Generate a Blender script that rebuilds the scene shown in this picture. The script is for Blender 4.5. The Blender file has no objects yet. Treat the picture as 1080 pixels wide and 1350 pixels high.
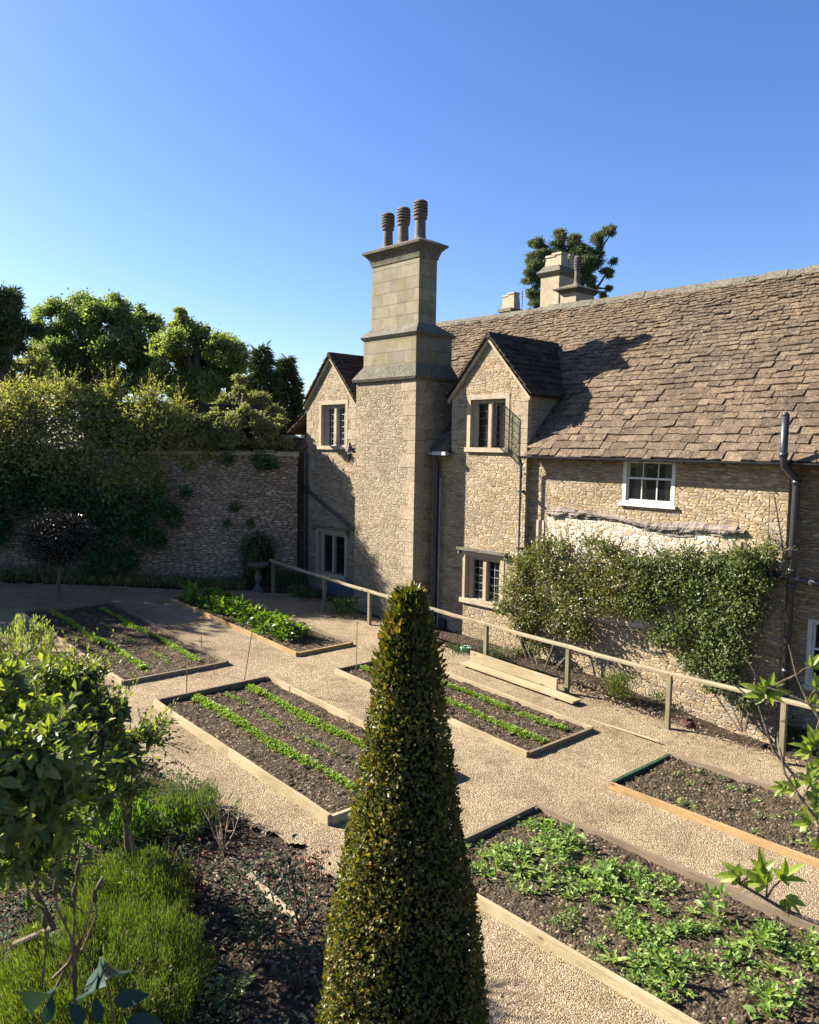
import bpy, math, random
import numpy as np
from mathutils import Matrix, Vector
random.seed(7); rng = np.random.default_rng(7)
SC = bpy.context.scene
COL = SC.collection
PI = math.pi

# ------------------------------------------------------------------ camera
F_PX = 1040.0
PITCH, ROLL, YAW = math.radians(4.7), math.radians(1.0), math.radians(42.5)
CAM = np.array([0, 0, 4.5])
_f0 = np.array([-math.cos(YAW), math.sin(YAW), 0.]); _r0 = np.array([math.sin(YAW), math.cos(YAW), 0.]); _up = np.array([0, 0, 1.])
FW = _f0*math.cos(PITCH) - _up*math.sin(PITCH); _U0 = _up*math.cos(PITCH) + _f0*math.sin(PITCH)
RT = _r0*math.cos(ROLL) + _U0*math.sin(ROLL); UP = _U0*math.cos(ROLL) - _r0*math.sin(ROLL)
cd = bpy.data.cameras.new('camera'); cam = bpy.data.objects.new('camera', cd); COL.objects.link(cam)
M = Matrix.Identity(4)
for i in range(3):
    M[i][0], M[i][1], M[i][2], M[i][3] = RT[i], UP[i], -FW[i], CAM[i]
cam.matrix_world = M
cd.sensor_fit = 'VERTICAL'; cd.sensor_height = 36; cd.sensor_width = 28.8; cd.lens = F_PX/1350*36
cd.clip_start = 0.05; cd.clip_end = 2000
cd.dof.use_dof = True; cd.dof.focus_distance = 13; cd.dof.aperture_fstop = 8
SC.camera = cam
def ray(x, y): return FW + RT*(x-540)/F_PX - UP*(y-675)/F_PX
def on_z(x, y, z): d = ray(x, y); return CAM + d*(z-CAM[2])/d[2]
def on_Y(x, y, Y): d = ray(x, y); return CAM + d*(Y-CAM[1])/d[1]
def at(x, y, D): d = ray(x, y); return CAM + d*D/math.hypot(d[0], d[1])

# ------------------------------------------------------------------ light
SUN = np.array([1.82, 1.0, -1.3]); SUN = SUN/np.linalg.norm(SUN)
ELEV = math.asin(-SUN[2])
SC.world = bpy.data.worlds.new('World'); SC.world.use_nodes = True
wn = SC.world.node_tree
sky = wn.nodes.new('ShaderNodeTexSky'); sky.sky_type = 'NISHITA'; sky.sun_disc = False
sky.sun_elevation = ELEV; sky.sun_rotation = math.atan2(-SUN[0], -SUN[1])
sky.air_density = 1.0; sky.dust_density = 0.9; sky.ozone_density = 4.5; sky.altitude = 50
hs = wn.nodes.new('ShaderNodeHueSaturation'); hs.inputs['Saturation'].default_value = 1.16; hs.inputs['Hue'].default_value = 0.513; wn.links.new(sky.outputs[0], hs.inputs['Color']); wn.links.new(hs.outputs[0], wn.nodes['Background'].inputs[0])
wn.nodes['Background'].inputs[1].default_value = 0.055
sl = bpy.data.lights.new('sun', 'SUN'); sl.energy = 5.0; sl.angle = math.radians(0.55); sl.color = (1, 0.92, 0.80)
so = bpy.data.objects.new('sun', sl); COL.objects.link(so)
so.rotation_euler = Vector(SUN).to_track_quat('-Z', 'Y').to_euler()
vs = SC.view_settings; vs.view_transform = 'Standard'; vs.look = 'None'; vs.exposure = 2.02; vs.gamma = 1
SC.cycles.max_bounces = 6; SC.cycles.diffuse_bounces = 2; SC.cycles.transparent_max_bounces = 6
SC.cycles.use_denoising = True

# ------------------------------------------------------------------ material helpers
def N(nt, typ, ins=None, **props):
    n = nt.nodes.new(typ)
    for k, v in props.items(): setattr(n, k, v)
    for k, v in (ins or {}).items():
        s = n.inputs[k]
        if isinstance(v, bpy.types.NodeSocket): nt.links.new(v, s)
        else: s.default_value = v
    return n
def rgba(c): return (c[0], c[1], c[2], 1)
def ramp(nt, fac, stops, interp='LINEAR'):
    n = N(nt, 'ShaderNodeValToRGB', {'Fac': fac}); r = n.color_ramp; r.interpolation = interp
    while len(r.elements) < len(stops): r.elements.new(0.5)
    for e, (p, c) in zip(r.elements, stops): e.position = p; e.color = rgba(c)
    return n.outputs[0]
def math_(nt, op, a, b=0.5, c=None, clamp=False):
    ins = {0: a, 1: b}
    if c is not None: ins[2] = c
    return N(nt, 'ShaderNodeMath', ins, operation=op, use_clamp=clamp).outputs[0]
def mixc(nt, f, a, b, bt='MIX'):
    n = N(nt, 'ShaderNodeMix', data_type='RGBA', blend_type=bt)
    for k, v in ((0, f), (6, a), (7, b)):
        if isinstance(v, bpy.types.NodeSocket): nt.links.new(v, n.inputs[k])
        else: n.inputs[k].default_value = v if not isinstance(v, tuple) else (rgba(v) if len(v) == 3 else v)
    return n.outputs[2]
def noise(nt, vec, scale, detail=4, rough=0.55, dist=0.0):
    return N(nt, 'ShaderNodeTexNoise', {'Vector': vec, 'Scale': scale, 'Detail': detail, 'Roughness': rough, 'Distortion': dist}).outputs
def new_mat(name):
    m = bpy.data.materials.new(name); m.use_nodes = True
    nt = m.node_tree; return m, nt, nt.nodes['Principled BSDF']
def objco(nt, scale=None):
    o = N(nt, 'ShaderNodeTexCoord').outputs['Object']
    if scale is not None: o = N(nt, 'ShaderNodeVectorMath', {0: o, 1: scale}, operation='MULTIPLY').outputs[0]
    return o
ALB = 0.44
def setb(nt, b, col, rough=0.85, h=None, dist=0.01, strength=1.0, spec=0.25):
    if isinstance(col, bpy.types.NodeSocket): nt.links.new(col, b.inputs['Base Color'])
    else: b.inputs['Base Color'].default_value = rgba(col)
    if isinstance(rough, bpy.types.NodeSocket): nt.links.new(rough, b.inputs['Roughness'])
    else: b.inputs['Roughness'].default_value = rough
    b.inputs['Specular IOR Level'].default_value = spec
    if h is not None:
        bp = N(nt, 'ShaderNodeBump', {'Height': h, 'Distance': dist, 'Strength': strength})
        nt.links.new(bp.outputs[0], b.inputs['Normal'])

def rubble(name, cols, mortar, sc=(5.6, 5.6, 17.5), bump=0.028, edge=0.10, patch=None):
    m, nt, b = new_mat(name)
    co = objco(nt)
    w = noise(nt, co, 2.2, 2)['Color']
    w2 = noise(nt, co, 9.0, 2)['Color']
    v = N(nt, 'ShaderNodeVectorMath', {0: w, 1: (0.10, 0.10, 0.16), 2: co}, operation='MULTIPLY_ADD').outputs[0]
    v = N(nt, 'ShaderNodeVectorMath', {0: w2, 1: (0.07, 0.07, 0.022), 2: v}, operation='MULTIPLY_ADD').outputs[0]
    v = N(nt, 'ShaderNodeVectorMath', {0: v, 1: sc}, operation='MULTIPLY').outputs[0]
    sp_ = N(nt, 'ShaderNodeSeparateXYZ', {0: v}); rowi = math_(nt, 'FLOOR', sp_.outputs[2])
    offx = math_(nt, 'MULTIPLY', N(nt, 'ShaderNodeTexWhiteNoise', {'W': rowi}, noise_dimensions='1D').outputs['Value'], 7.0)
    hx = math_(nt, 'ADD', math_(nt, 'ADD', sp_.outputs[0], sp_.outputs[1]), offx)
    v = N(nt, 'ShaderNodeCombineXYZ', {0: hx, 1: sp_.outputs[2], 2: 0.5}).outputs[0]
    vc = N(nt, 'ShaderNodeTexVoronoi', {'Vector': v, 'Scale': 1.0, 'Randomness': 0.64}, feature='F1', voronoi_dimensions='2D')
    ve = N(nt, 'ShaderNodeTexVoronoi', {'Vector': v, 'Scale': 1.0, 'Randomness': 0.64}, feature='DISTANCE_TO_EDGE', voronoi_dimensions='2D')
    sep = N(nt, 'ShaderNodeSeparateColor', {0: vc.outputs['Color']})
    rnd = sep.outputs[0]; rnd2 = sep.outputs[1]
    body = N(nt, 'ShaderNodeMapRange', {'Value': ve.outputs['Distance'], 'From Min': 0.02, 'From Max': edge*1.5}, interpolation_type='SMOOTHSTEP').outputs[0]
    fine = noise(nt, co, 55, 4, 0.65)['Fac']; big = noise(nt, co, 0.9, 4, 0.6)['Fac']; mid = noise(nt, co, 14, 3, 0.6)['Fac']
    col = ramp(nt, rnd, [(i/(len(cols)-1), c) for i, c in enumerate(cols)])
    col = mixc(nt, 0.55, col, ramp(nt, mid, [(0.3, (0.55, 0.5, 0.45)), (0.7, (1.25, 1.2, 1.1))]), 'MULTIPLY')
    col = mixc(nt, 0.5, col, ramp(nt, fine, [(0.3, (0.6, 0.6, 0.6)), (0.7, (1.25, 1.25, 1.25))]), 'MULTIPLY')
    mm = N(nt, 'ShaderNodeMapRange', {'Value': ve.outputs['Distance'], 'From Min': 0.02, 'From Max': edge}).outputs[0]
    col = mixc(nt, mm, mortar, col)
    col = mixc(nt, 0.7, col, ramp(nt, big, [(0.3, (0.72, 0.70, 0.68)), (0.5, (1, 1, 1)), (0.7, (1.18, 1.12, 1.0))]), 'MULTIPLY')
    if patch: col = mixc(nt, ramp(nt, noise(nt, co, 1.7, 5, 0.7)['Fac'], [(0.53, (0, 0, 0)), (0.66, (0.42, 0.42, 0.42))]), col, patch)
    col = mixc(nt, 1.0, col, (ALB*1.25, ALB*1.25, ALB*1.22), 'MULTIPLY')
    h = math_(nt, 'MULTIPLY', body, math_(nt, 'MULTIPLY_ADD', rnd2, 0.6, 0.45))
    h = math_(nt, 'MULTIPLY_ADD', mid, 0.5, h); h = math_(nt, 'MULTIPLY_ADD', fine, 0.30, h)
    setb(nt, b, col, 0.92, h, bump, 1.0, 0.15)
    return m
def ashlar(name, c1, c2, mortar, bw=0.55, rh=0.28, stain=None, face='XZ'):
    m, nt, b = new_mat(name)
    co = objco(nt); s = N(nt, 'ShaderNodeSeparateXYZ', {0: co})
    xy = math_(nt, 'ADD', s.outputs[0], s.outputs[1])
    v = N(nt, 'ShaderNodeCombineXYZ', {0: xy, 1: s.outputs[2]}).outputs[0]
    br = N(nt, 'ShaderNodeTexBrick', {'Vector': v, 'Color1': rgba(c1), 'Color2': rgba(c2), 'Mortar': rgba(mortar), 'Scale': 1.0,
        'Mortar Size': 0.006, 'Mortar Smooth': 0.4, 'Brick Width': bw, 'Row Height': rh, 'Bias': 0.0})
    fine = noise(nt, co, 40, 5, 0.65)['Fac']; big = noise(nt, co, 2.2, 5, 0.65)['Fac']
    col = mixc(nt, 0.6, br.outputs['Color'], ramp(nt, fine, [(0.3, (0.65, 0.64, 0.62)), (0.7, (1.2, 1.2, 1.18))]), 'MULTIPLY')
    col = mixc(nt, 0.8, col, ramp(nt, big, [(0.3, (0.68, 0.66, 0.6)), (0.5, (1, 1, 1)), (0.72, (1.15, 1.1, 1.0))]), 'MULTIPLY')
    if stain:
        st = noise(nt, co, 3.1, 6, 0.75)['Fac']
        col = mixc(nt, ramp(nt, st, [(0.48, (0, 0, 0)), (0.62, (0.75, 0.75, 0.75))]), col, stain)
    h = math_(nt, 'MULTIPLY_ADD', br.outputs['Fac'], -1.0, math_(nt, 'MULTIPLY', fine, 0.6))
    setb(nt, b, col, 0.9, h, 0.008, 1.0, 0.15)
    return m
def plain(name, col, rough=0.6, nscale=20, var=0.25, bump=0.002, spec=0.3, metal=0.0, stretch=None):
    m, nt, b = new_mat(name)
    co = objco(nt, stretch)
    n = noise(nt, co, nscale, 4, 0.6)['Fac']; n2 = noise(nt, co, nscale*0.12, 3, 0.6)['Fac']
    lo = tuple(c*(1-var) for c in col); hi = tuple(min(1, c*(1+var)) for c in col)
    c = ramp(nt, n, [(0.3, lo), (0.7, hi)])
    c = mixc(nt, 0.6, c, ramp(nt, n2, [(0.35, (0.75, 0.75, 0.75)), (0.65, (1.15, 1.15, 1.15))]), 'MULTIPLY')
    setb(nt, b, c, rough, n, bump, 1.0, spec); b.inputs['Metallic'].default_value = metal
    return m
def wood(name, col, dark, along=(1.2, 14, 14)):
    m, nt, b = new_mat(name)
    co = objco(nt); inf = N(nt, 'ShaderNodeObjectInfo').outputs['Random']
    off = N(nt, 'ShaderNodeCombineXYZ', {0: math_(nt, 'MULTIPLY', inf, 17.0), 1: inf, 2: math_(nt, 'MULTIPLY', inf, 5.0)}).outputs[0]
    co = N(nt, 'ShaderNodeVectorMath', {0: co, 1: off}, operation='ADD').outputs[0]
    g = N(nt, 'ShaderNodeVectorMath', {0: co, 1: along}, operation='MULTIPLY').outputs[0]
    gr = noise(nt, g, 2.2, 6, 0.7, 0.4)['Fac']; big = noise(nt, co, 1.1, 3, 0.6)['Fac']
    kn = N(nt, 'ShaderNodeTexVoronoi', {'Vector': N(nt, 'ShaderNodeVectorMath', {0: co, 1: (2.2, 5, 5)}, operation='MULTIPLY').outputs[0], 'Scale': 1.0}).outputs['Distance']
    c = ramp(nt, gr, [(0.25, dark), (0.45, col), (0.75, tuple(min(1, x*1.18) for x in col))])
    c = mixc(nt, 0.8, c, ramp(nt, big, [(0.3, (0.62, 0.60, 0.55)), (0.6, (1.08, 1.08, 1.08))]), 'MULTIPLY')
    c = mixc(nt, ramp(nt, kn, [(0.07, (0.8, 0.8, 0.8)), (0.13, (0, 0, 0))]), c, tuple(x*0.45 for x in dark))
    c = mixc(nt, 0.5, c, ramp(nt, noise(nt, co, 45, 4)['Fac'], [(0.3, (0.75, 0.75, 0.75)), (0.7, (1.15, 1.15, 1.15))]), 'MULTIPLY')
    c = mixc(nt, 1.0, c, (.52, .52, .53), 'MULTIPLY')
    setb(nt, b, c, 0.8, gr, 0.006, 1.0, 0.2)
    return m
def leafm(name, cols, trans=0.35, rough=0.45, spec=0.4, tint=(1.5, 1.5, 0.45)):
    m, nt, b = new_mat(name)
    r = N(nt, 'ShaderNodeNewGeometry').outputs['Random Per Island']
    pn = noise(nt, objco(nt), 3.0, 2)['Fac']
    f = math_(nt, 'ADD', math_(nt, 'MULTIPLY', r, 0.75), math_(nt, 'MULTIPLY_ADD', pn, 0.8, -0.27), clamp=True)
    c = ramp(nt, f, [(i/(len(cols)-1), c) for i, c in enumerate(cols)])
    setb(nt, b, c, rough, None, spec=spec*.7)
    if trans > 0:
        tc = mixc(nt, 1.0, c, tint, 'MULTIPLY')
        tr = N(nt, 'ShaderNodeBsdfTranslucent', {'Color': tc})
        mx = N(nt, 'ShaderNodeMixShader', {0: trans, 1: b.outputs[0], 2: tr.outputs[0]})
        nt.links.new(mx.outputs[0], nt.nodes['Material Output'].inputs[0])
    return m

MT = {}
MT['rubble'] = rubble('golden_rubble', [(0.36, 0.26, 0.15), (0.52, 0.40, 0.25), (0.60, 0.49, 0.34), (0.56, 0.41, 0.23), (0.66, 0.57, 0.43), (0.46, 0.37, 0.25), (0.42, 0.36, 0.29)], (0.54, 0.45, 0.32), patch=(0.58, 0.52, 0.42))
MT['rubble_grey'] = rubble('pale_rubble', [(0.38, 0.30, 0.20), (0.52, 0.43, 0.30), (0.60, 0.51, 0.37), (0.40, 0.31, 0.20), (0.62, 0.53, 0.39)], (0.52, 0.45, 0.33), (5.8, 5.8, 17.0))
MT['limewash'] = rubble('limewashed_rubble', [(0.66, 0.57, 0.44), (0.88, 0.80, 0.67), (1.0, 0.94, 0.82), (0.80, 0.68, 0.52), (0.66, 0.52, 0.36)], (0.90, 0.83, 0.71), (5.0, 5.0, 13.0), 0.025)
MT['garden_stone'] = rubble('brown_walling', [(0.42, 0.32, 0.22), (0.64, 0.51, 0.38), (0.50, 0.39, 0.28), (0.82, 0.67, 0.52), (0.34, 0.26, 0.19)], (0.24, 0.19, 0.14), (3.6, 3.6, 15.5), 0.04, 0.12)
MT['ashlar'] = ashlar('chimney_ashlar', (0.235, 0.205, 0.150), (0.175, 0.155, 0.115), (0.12, 0.105, 0.08), stain=(0.17, 0.14, 0.055))
MT['quoin'] = plain('quoin_stone', (0.272, 0.220, 0.148), 0.9, 18, 0.3, 0.008, 0.15)
MT['dress'] = plain('dressed_stone', (0.312, 0.260, 0.180), 0.9, 25, 0.2, 0.005, 0.15)
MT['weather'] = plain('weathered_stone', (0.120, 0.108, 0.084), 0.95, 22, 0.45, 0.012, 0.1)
MT['pot'] = plain('pot_clay', (0.120, 0.100, 0.076), 0.85, 16, 0.35, 0.004, 0.2)
MT['black'] = plain('black_iron', (0.022, 0.024, 0.028), 0.38, 20, 0.3, 0.001, 0.5)
MT['lead'] = plain('lead_grey', (0.16, 0.17, 0.18), 0.6, 20, 0.25, 0.002, 0.4)
MT['white'] = plain('white_paint', (0.496, 0.480, 0.432), 0.5, 14, 0.06, 0.001, 0.4)
MT['cream'] = plain('cream_paint', (0.528, 0.480, 0.384), 0.6, 14, 0.08, 0.001, 0.3)
MT['greypaint'] = plain('grey_paint', (0.336, 0.352, 0.352), 0.6, 14, 0.1, 0.001, 0.3)
MT['dark'] = plain('interior_dark', (0.03, 0.027, 0.024), 0.9, 6, 0.3, 0.001, 0.1)
MT['curtain'] = plain('curtain_cloth', (0.42, 0.37, 0.29), 0.9, 30, 0.15, 0.002, 0.1, stretch=(8, 8, 0.5))
MT['board'] = wood('new_board', (0.58, 0.47, 0.28), (0.38, 0.28, 0.14))
MT['board_warm'] = wood('warm_board', (0.56, 0.37, 0.17), (0.34, 0.19, 0.08))
MT['board_old'] = wood('old_board', (0.30, 0.23, 0.15), (0.15, 0.11, 0.07))
MT['board_green'] = plain('green_edging', (0.025, 0.055, 0.035), 0.5, 20, 0.3, 0.002, 0.4)
MT['rail'] = wood('rail_wood', (0.46, 0.38, 0.24), (0.22, 0.18, 0.11))
MT['post'] = wood('post_wood', (0.34, 0.29, 0.17), (0.17, 0.14, 0.08), (14, 14, 1.2))
MT['beam'] = wood('weathered_oak', (0.36, 0.30, 0.25), (0.035, 0.028, 0.022), (1.6, 14, 26))
MT['bark'] = plain('bark', (0.11, 0.085, 0.06), 0.9, 14, 0.45, 0.012, 0.15, stretch=(3, 3, 0.7))
MT['bark_pale'] = plain('bark_pale', (0.24, 0.19, 0.13), 0.9, 18, 0.4, 0.006, 0.15)
MT['stem_red'] = plain('stem_red', (0.14, 0.07, 0.045), 0.6, 18, 0.4, 0.002, 0.3)
MT['cane'] = plain('cane', (0.42, 0.27, 0.15), 0.7, 18, 0.2, 0.002, 0.2)
MT['terracotta'] = plain('dark_clay', (0.07, 0.03, 0.02), 0.8, 12, 0.3, 0.004, 0.2)
MT['mint'] = plain('mint_paper', (0.40, 0.58, 0.46), 0.6, 12, 0.1, 0.002, 0.3)
MT['stone_grey'] = plain('garden_ornament_stone', (0.104, 0.096, 0.080), 0.9, 20, 0.3, 0.006, 0.15)

m, nt, b = new_mat('glass_pane'); MT['glass'] = m
b.inputs['Base Color'].default_value = (0.015, 0.017, 0.02, 1); b.inputs['Roughness'].default_value = 0.06
fn = noise(nt, objco(nt), 3.0, 2)['Fac']
nt.links.new(N(nt, 'ShaderNodeBump', {'Height': fn, 'Distance': 0.02, 'Strength': 0.4}).outputs[0], b.inputs['Normal'])
tr = N(nt, 'ShaderNodeBsdfTransparent', {'Color': (0.75, 0.8, 0.8, 1)})
mx = N(nt, 'ShaderNodeMixShader', {0: 0.62, 1: b.outputs[0], 2: tr.outputs[0]})
nt.links.new(mx.outputs[0], nt.nodes['Material Output'].inputs[0])

def tile_mat(name, cols, lich):
    m, nt, b = new_mat(name)
    r = N(nt, 'ShaderNodeNewGeometry').outputs['Random Per Island']; co = objco(nt)
    c = ramp(nt, r, [(i/(len(cols)-1), c) for i, c in enumerate(cols)])
    n1 = noise(nt, co, 7, 6, 0.7)['Fac']; n2 = noise(nt, co, 45, 5, 0.7)['Fac']; n3 = noise(nt, co, 0.8, 4, 0.6)['Fac']; n4 = noise(nt, co, 11, 4, 0.75)['Fac']
    c = mixc(nt, 0.9, c, ramp(nt, n1, [(0.3, (0.55, 0.54, 0.54)), (0.5, (1, 1, 1)), (0.7, (1.35, 1.3, 1.2))]), 'MULTIPLY')
    c = mixc(nt, 1.0, c, ramp(nt, n2, [(0.36, (0.45, 0.44, 0.44)), (0.5, (1, 1, 1)), (0.64, (1.45, 1.42, 1.35))]), 'MULTIPLY')
    c = mixc(nt, 1.0, c, ramp(nt, noise(nt, co, 0.45, 3, 0.6)['Fac'], [(0.35, (0.85, 0.86, 0.90)), (0.65, (1.12, 1.10, 1.04))]), 'MULTIPLY')
    c = mixc(nt, 0.9, c, ramp(nt, noise(nt, co, 20, 5, 0.75)['Fac'], [(0.36, (0.55, 0.53, 0.52)), (0.5, (1, 1, 1)), (0.64, (1.35, 1.32, 1.25))]), 'MULTIPLY')
    c = mixc(nt, 0.6, c, ramp(nt, n3, [(0.35, (0.75, 0.74, 0.74)), (0.65, (1.15, 1.12, 1.05))]), 'MULTIPLY')
    c = mixc(nt, ramp(nt, n4, [(0.60, (0, 0, 0)), (0.67, (0.7, 0.7, 0.7))]), c, lich)
    c = mixc(nt, 1.0, c, (.48, .465, .445), 'MULTIPLY')
    setb(nt, b, c, 0.9, math_(nt, 'MULTIPLY_ADD', n1, 1.0, math_(nt, 'MULTIPLY', n2, 0.7)), 0.022, 1.0, 0.15)
    return m
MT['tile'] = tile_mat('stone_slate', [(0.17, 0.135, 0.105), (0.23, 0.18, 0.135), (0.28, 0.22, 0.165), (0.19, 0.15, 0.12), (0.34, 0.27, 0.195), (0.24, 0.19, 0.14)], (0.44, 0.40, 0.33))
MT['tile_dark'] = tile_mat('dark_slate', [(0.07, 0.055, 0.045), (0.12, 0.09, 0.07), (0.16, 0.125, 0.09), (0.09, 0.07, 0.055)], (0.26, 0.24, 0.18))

m, nt, b = new_mat('gravel'); MT['gravel'] = m
co = objco(nt)
v1 = N(nt, 'ShaderNodeTexVoronoi', {'Vector': co, 'Scale': 130.0}); v2 = N(nt, 'ShaderNodeTexVoronoi', {'Vector': co, 'Scale': 62.0})
s1 = N(nt, 'ShaderNodeSeparateColor', {0: v1.outputs['Color']}).outputs[0]; s2 = N(nt, 'ShaderNodeSeparateColor', {0: v2.outputs['Color']}).outputs[0]
c = ramp(nt, s1, [(0, (0.14, 0.09, 0.05)), (0.25, (0.36, 0.25, 0.14)), (0.55, (0.56, 0.43, 0.28)), (0.8, (0.70, 0.56, 0.38)), (1, (0.95, 0.85, 0.70))])
c = mixc(nt, 0.45, c, ramp(nt, s2, [(0, (0.5, 0.45, 0.4)), (0.5, (1, 1, 1)), (1, (1.35, 1.3, 1.2))]), 'MULTIPLY')
big = noise(nt, co, 0.7, 5, 0.65)['Fac']
c = mixc(nt, 0.9, c, ramp(nt, big, [(0.3, (0.68, 0.63, 0.58)), (0.5, (0.95, 0.95, 0.95)), (0.7, (1.12, 1.1, 1.08))]), 'MULTIPLY')
c = mixc(nt, ramp(nt, noise(nt, co, 2.4, 6, 0.75)['Fac'], [(0.50, (0, 0, 0)), (0.70, (0.62, 0.62, 0.62))]), c, (0.20, 0.14, 0.09))
c = mixc(nt, 1.0, c, (ALB*1.29, ALB*1.31, ALB*1.24), 'MULTIPLY')
h = math_(nt, 'MULTIPLY_ADD', v2.outputs['Distance'], -1.3, math_(nt, 'MULTIPLY', v1.outputs['Distance'], -0.9))
setb(nt, b, c, 0.92, h, 0.014, 1.0, 0.15)

def soil_mat(name, a, bb, c2):
    m, nt, b = new_mat(name); co = objco(nt)
    n1 = noise(nt, co, 9, 6, 0.7)['Fac']; v = N(nt, 'ShaderNodeTexVoronoi', {'Vector': co, 'Scale': 34.0})
    s = N(nt, 'ShaderNodeSeparateColor', {0: v.outputs['Color']}).outputs[0]
    c = ramp(nt, n1, [(0.3, a), (0.55, bb), (0.75, c2)])
    c = mixc(nt, ramp(nt, s, [(0.90, (0, 0, 0)), (0.95, (0.8, 0.8, 0.8))]), c, tuple(x*2.2 for x in c2))
    h = math_(nt, 'MULTIPLY_ADD', v.outputs['Distance'], -0.8, math_(nt, 'MULTIPLY', n1, 1.6))
    setb(nt, b, c, 0.95, h, 0.03, 1.0, 0.1)
    return m
MT['soil'] = soil_mat('bed_soil', (0.036, 0.026, 0.017), (0.070, 0.052, 0.034), (0.110, 0.084, 0.056))
MT['earth'] = soil_mat('earth', (0.024, 0.017, 0.012), (0.050, 0.036, 0.025), (0.085, 0.06, 0.04))
m, nt, b = new_mat('ground_earth_and_grass'); MT['ground'] = m
co = objco(nt); n1 = noise(nt, co, 0.5, 6, 0.7)['Fac']; n2 = noise(nt, co, 12, 6, 0.7)['Fac']
setb(nt, b, ramp(nt, n2, [(0.3, (0.03, 0.035, 0.015)), (0.7, (0.075, 0.085, 0.03))]), 0.95, n2, 0.03)

MT['g_box'] = leafm('topiary_leaf', [(0.018, 0.03, 0.012), (0.03, 0.051, 0.015), (0.0675, 0.0825, 0.018), (0.15, 0.15, 0.024), (0.12, 0.0675, 0.027), (0.3, 0.27, 0.0375)], 0.30, 0.42, 0.35, (1.5, 1.4, 0.4))
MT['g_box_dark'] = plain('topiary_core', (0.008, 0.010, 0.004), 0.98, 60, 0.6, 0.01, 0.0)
MT['g_climb'] = leafm('climber_leaf', [(0.0518, 0.0725, 0.0215), (0.0776, 0.1004, 0.0293), (0.1242, 0.1339, 0.0439), (0.176, 0.1562, 0.0587), (0.0725, 0.1004, 0.0293)], 0.3, 0.35, 0.5)
MT['g_climb2'] = leafm('climber_leaf_green', [(0.0357, 0.059, 0.0209), (0.0643, 0.0918, 0.0298), (0.1143, 0.1442, 0.0522), (0.2, 0.1966, 0.0745)], 0.28, 0.48, 0.35)
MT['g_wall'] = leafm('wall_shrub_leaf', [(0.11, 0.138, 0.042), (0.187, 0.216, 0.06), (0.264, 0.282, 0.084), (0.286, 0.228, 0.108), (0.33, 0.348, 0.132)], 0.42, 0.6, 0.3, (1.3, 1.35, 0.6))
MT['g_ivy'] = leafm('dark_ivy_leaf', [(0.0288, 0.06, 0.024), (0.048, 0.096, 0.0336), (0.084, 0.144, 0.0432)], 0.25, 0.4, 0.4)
MT['g_tree'] = leafm('tree_leaf', [(0.0945, 0.1232, 0.052), (0.135, 0.1812, 0.0715), (0.189, 0.2392, 0.091), (0.2565, 0.3045, 0.117)], 0.5, 0.6, 0.3, (1.25, 1.35, 0.6))
MT['g_tree2'] = leafm('tree_leaf_bright', [(0.12, 0.15, 0.054), (0.18, 0.2125, 0.072), (0.24, 0.2687, 0.096), (0.3, 0.325, 0.132)], 0.5, 0.6, 0.3, (1.25, 1.35, 0.6))
MT['g_pale'] = leafm('pale_leaf', [(0.13, 0.14, 0.065), (0.19, 0.2, 0.1), (0.25, 0.25, 0.12), (0.1, 0.11, 0.05)], 0.42, 0.6, 0.3, (1.3, 1.35, 0.6))
MT['g_conifer'] = leafm('conifer_needle', [(0.0408, 0.0571, 0.0286), (0.0612, 0.0857, 0.0367), (0.102, 0.1224, 0.049)], 0.10, 0.6, 0.25)
MT['g_pine'] = leafm('pine_needle', [(0.0707, 0.0915, 0.0495), (0.1149, 0.1414, 0.0707), (0.1768, 0.1997, 0.1061)], 0.15, 0.6, 0.25)
MT['g_apple'] = leafm('apple_leaf', [(0.0499, 0.0825, 0.0288), (0.0898, 0.1261, 0.036), (0.1496, 0.1843, 0.0432), (0.2294, 0.2425, 0.072), (0.0698, 0.097, 0.036)], 0.42, 0.35, 0.45, (1.4, 1.5, 0.35))
MT['g_lav'] = leafm('lavender_leaf', [(0.0413, 0.0592, 0.016), (0.0649, 0.0888, 0.0228), (0.1004, 0.1243, 0.0342), (0.1358, 0.1598, 0.057)], 0.4, 0.5, 0.3, (1.3, 1.5, 0.3))
MT['g_sage'] = leafm('rosemary_leaf', [(0.04, 0.065, 0.03), (0.07, 0.10, 0.05), (0.11, 0.14, 0.07), (0.14, 0.16, 0.10)], 0.3, 0.5, 0.3)
MT['g_salad'] = leafm('salad_leaf', [(0.095, 0.152, 0.039), (0.1425, 0.2185, 0.052), (0.1995, 0.285, 0.078), (0.266, 0.342, 0.117)], 0.42, 0.4, 0.4, (1.2, 1.4, 0.3))
MT['g_seed'] = leafm('seedling_leaf', [(0.147, 0.2037, 0.0438), (0.21, 0.2813, 0.0625), (0.2835, 0.3589, 0.1)], 0.42, 0.45, 0.3, (1.2, 1.4, 0.3))
MT['g_chard'] = leafm('chard_leaf', [(0.06, 0.117, 0.0195), (0.108, 0.18, 0.026), (0.18, 0.252, 0.0455)], 0.4, 0.35, 0.45, (1.2, 1.4, 0.3))
MT['g_fig'] = leafm('fig_leaf', [(0.15, 0.20, 0.03), (0.21, 0.26, 0.045), (0.27, 0.32, 0.07)], 0.45, 0.4, 0.4, (1.2, 1.3, 0.3))
MT['g_rose'] = leafm('rose_leaf', [(0.02, 0.04, 0.02), (0.035, 0.06, 0.028), (0.05, 0.08, 0.035)], 0.25, 0.62, 0.25, (1.2, 1.3, 0.7))
MT['g_near'] = leafm('near_rose_leaf', [(0.014, 0.034, 0.024), (0.022, 0.048, 0.034)], 0.2, 0.55, 0.3, (1.1, 1.4, 0.8))
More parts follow.
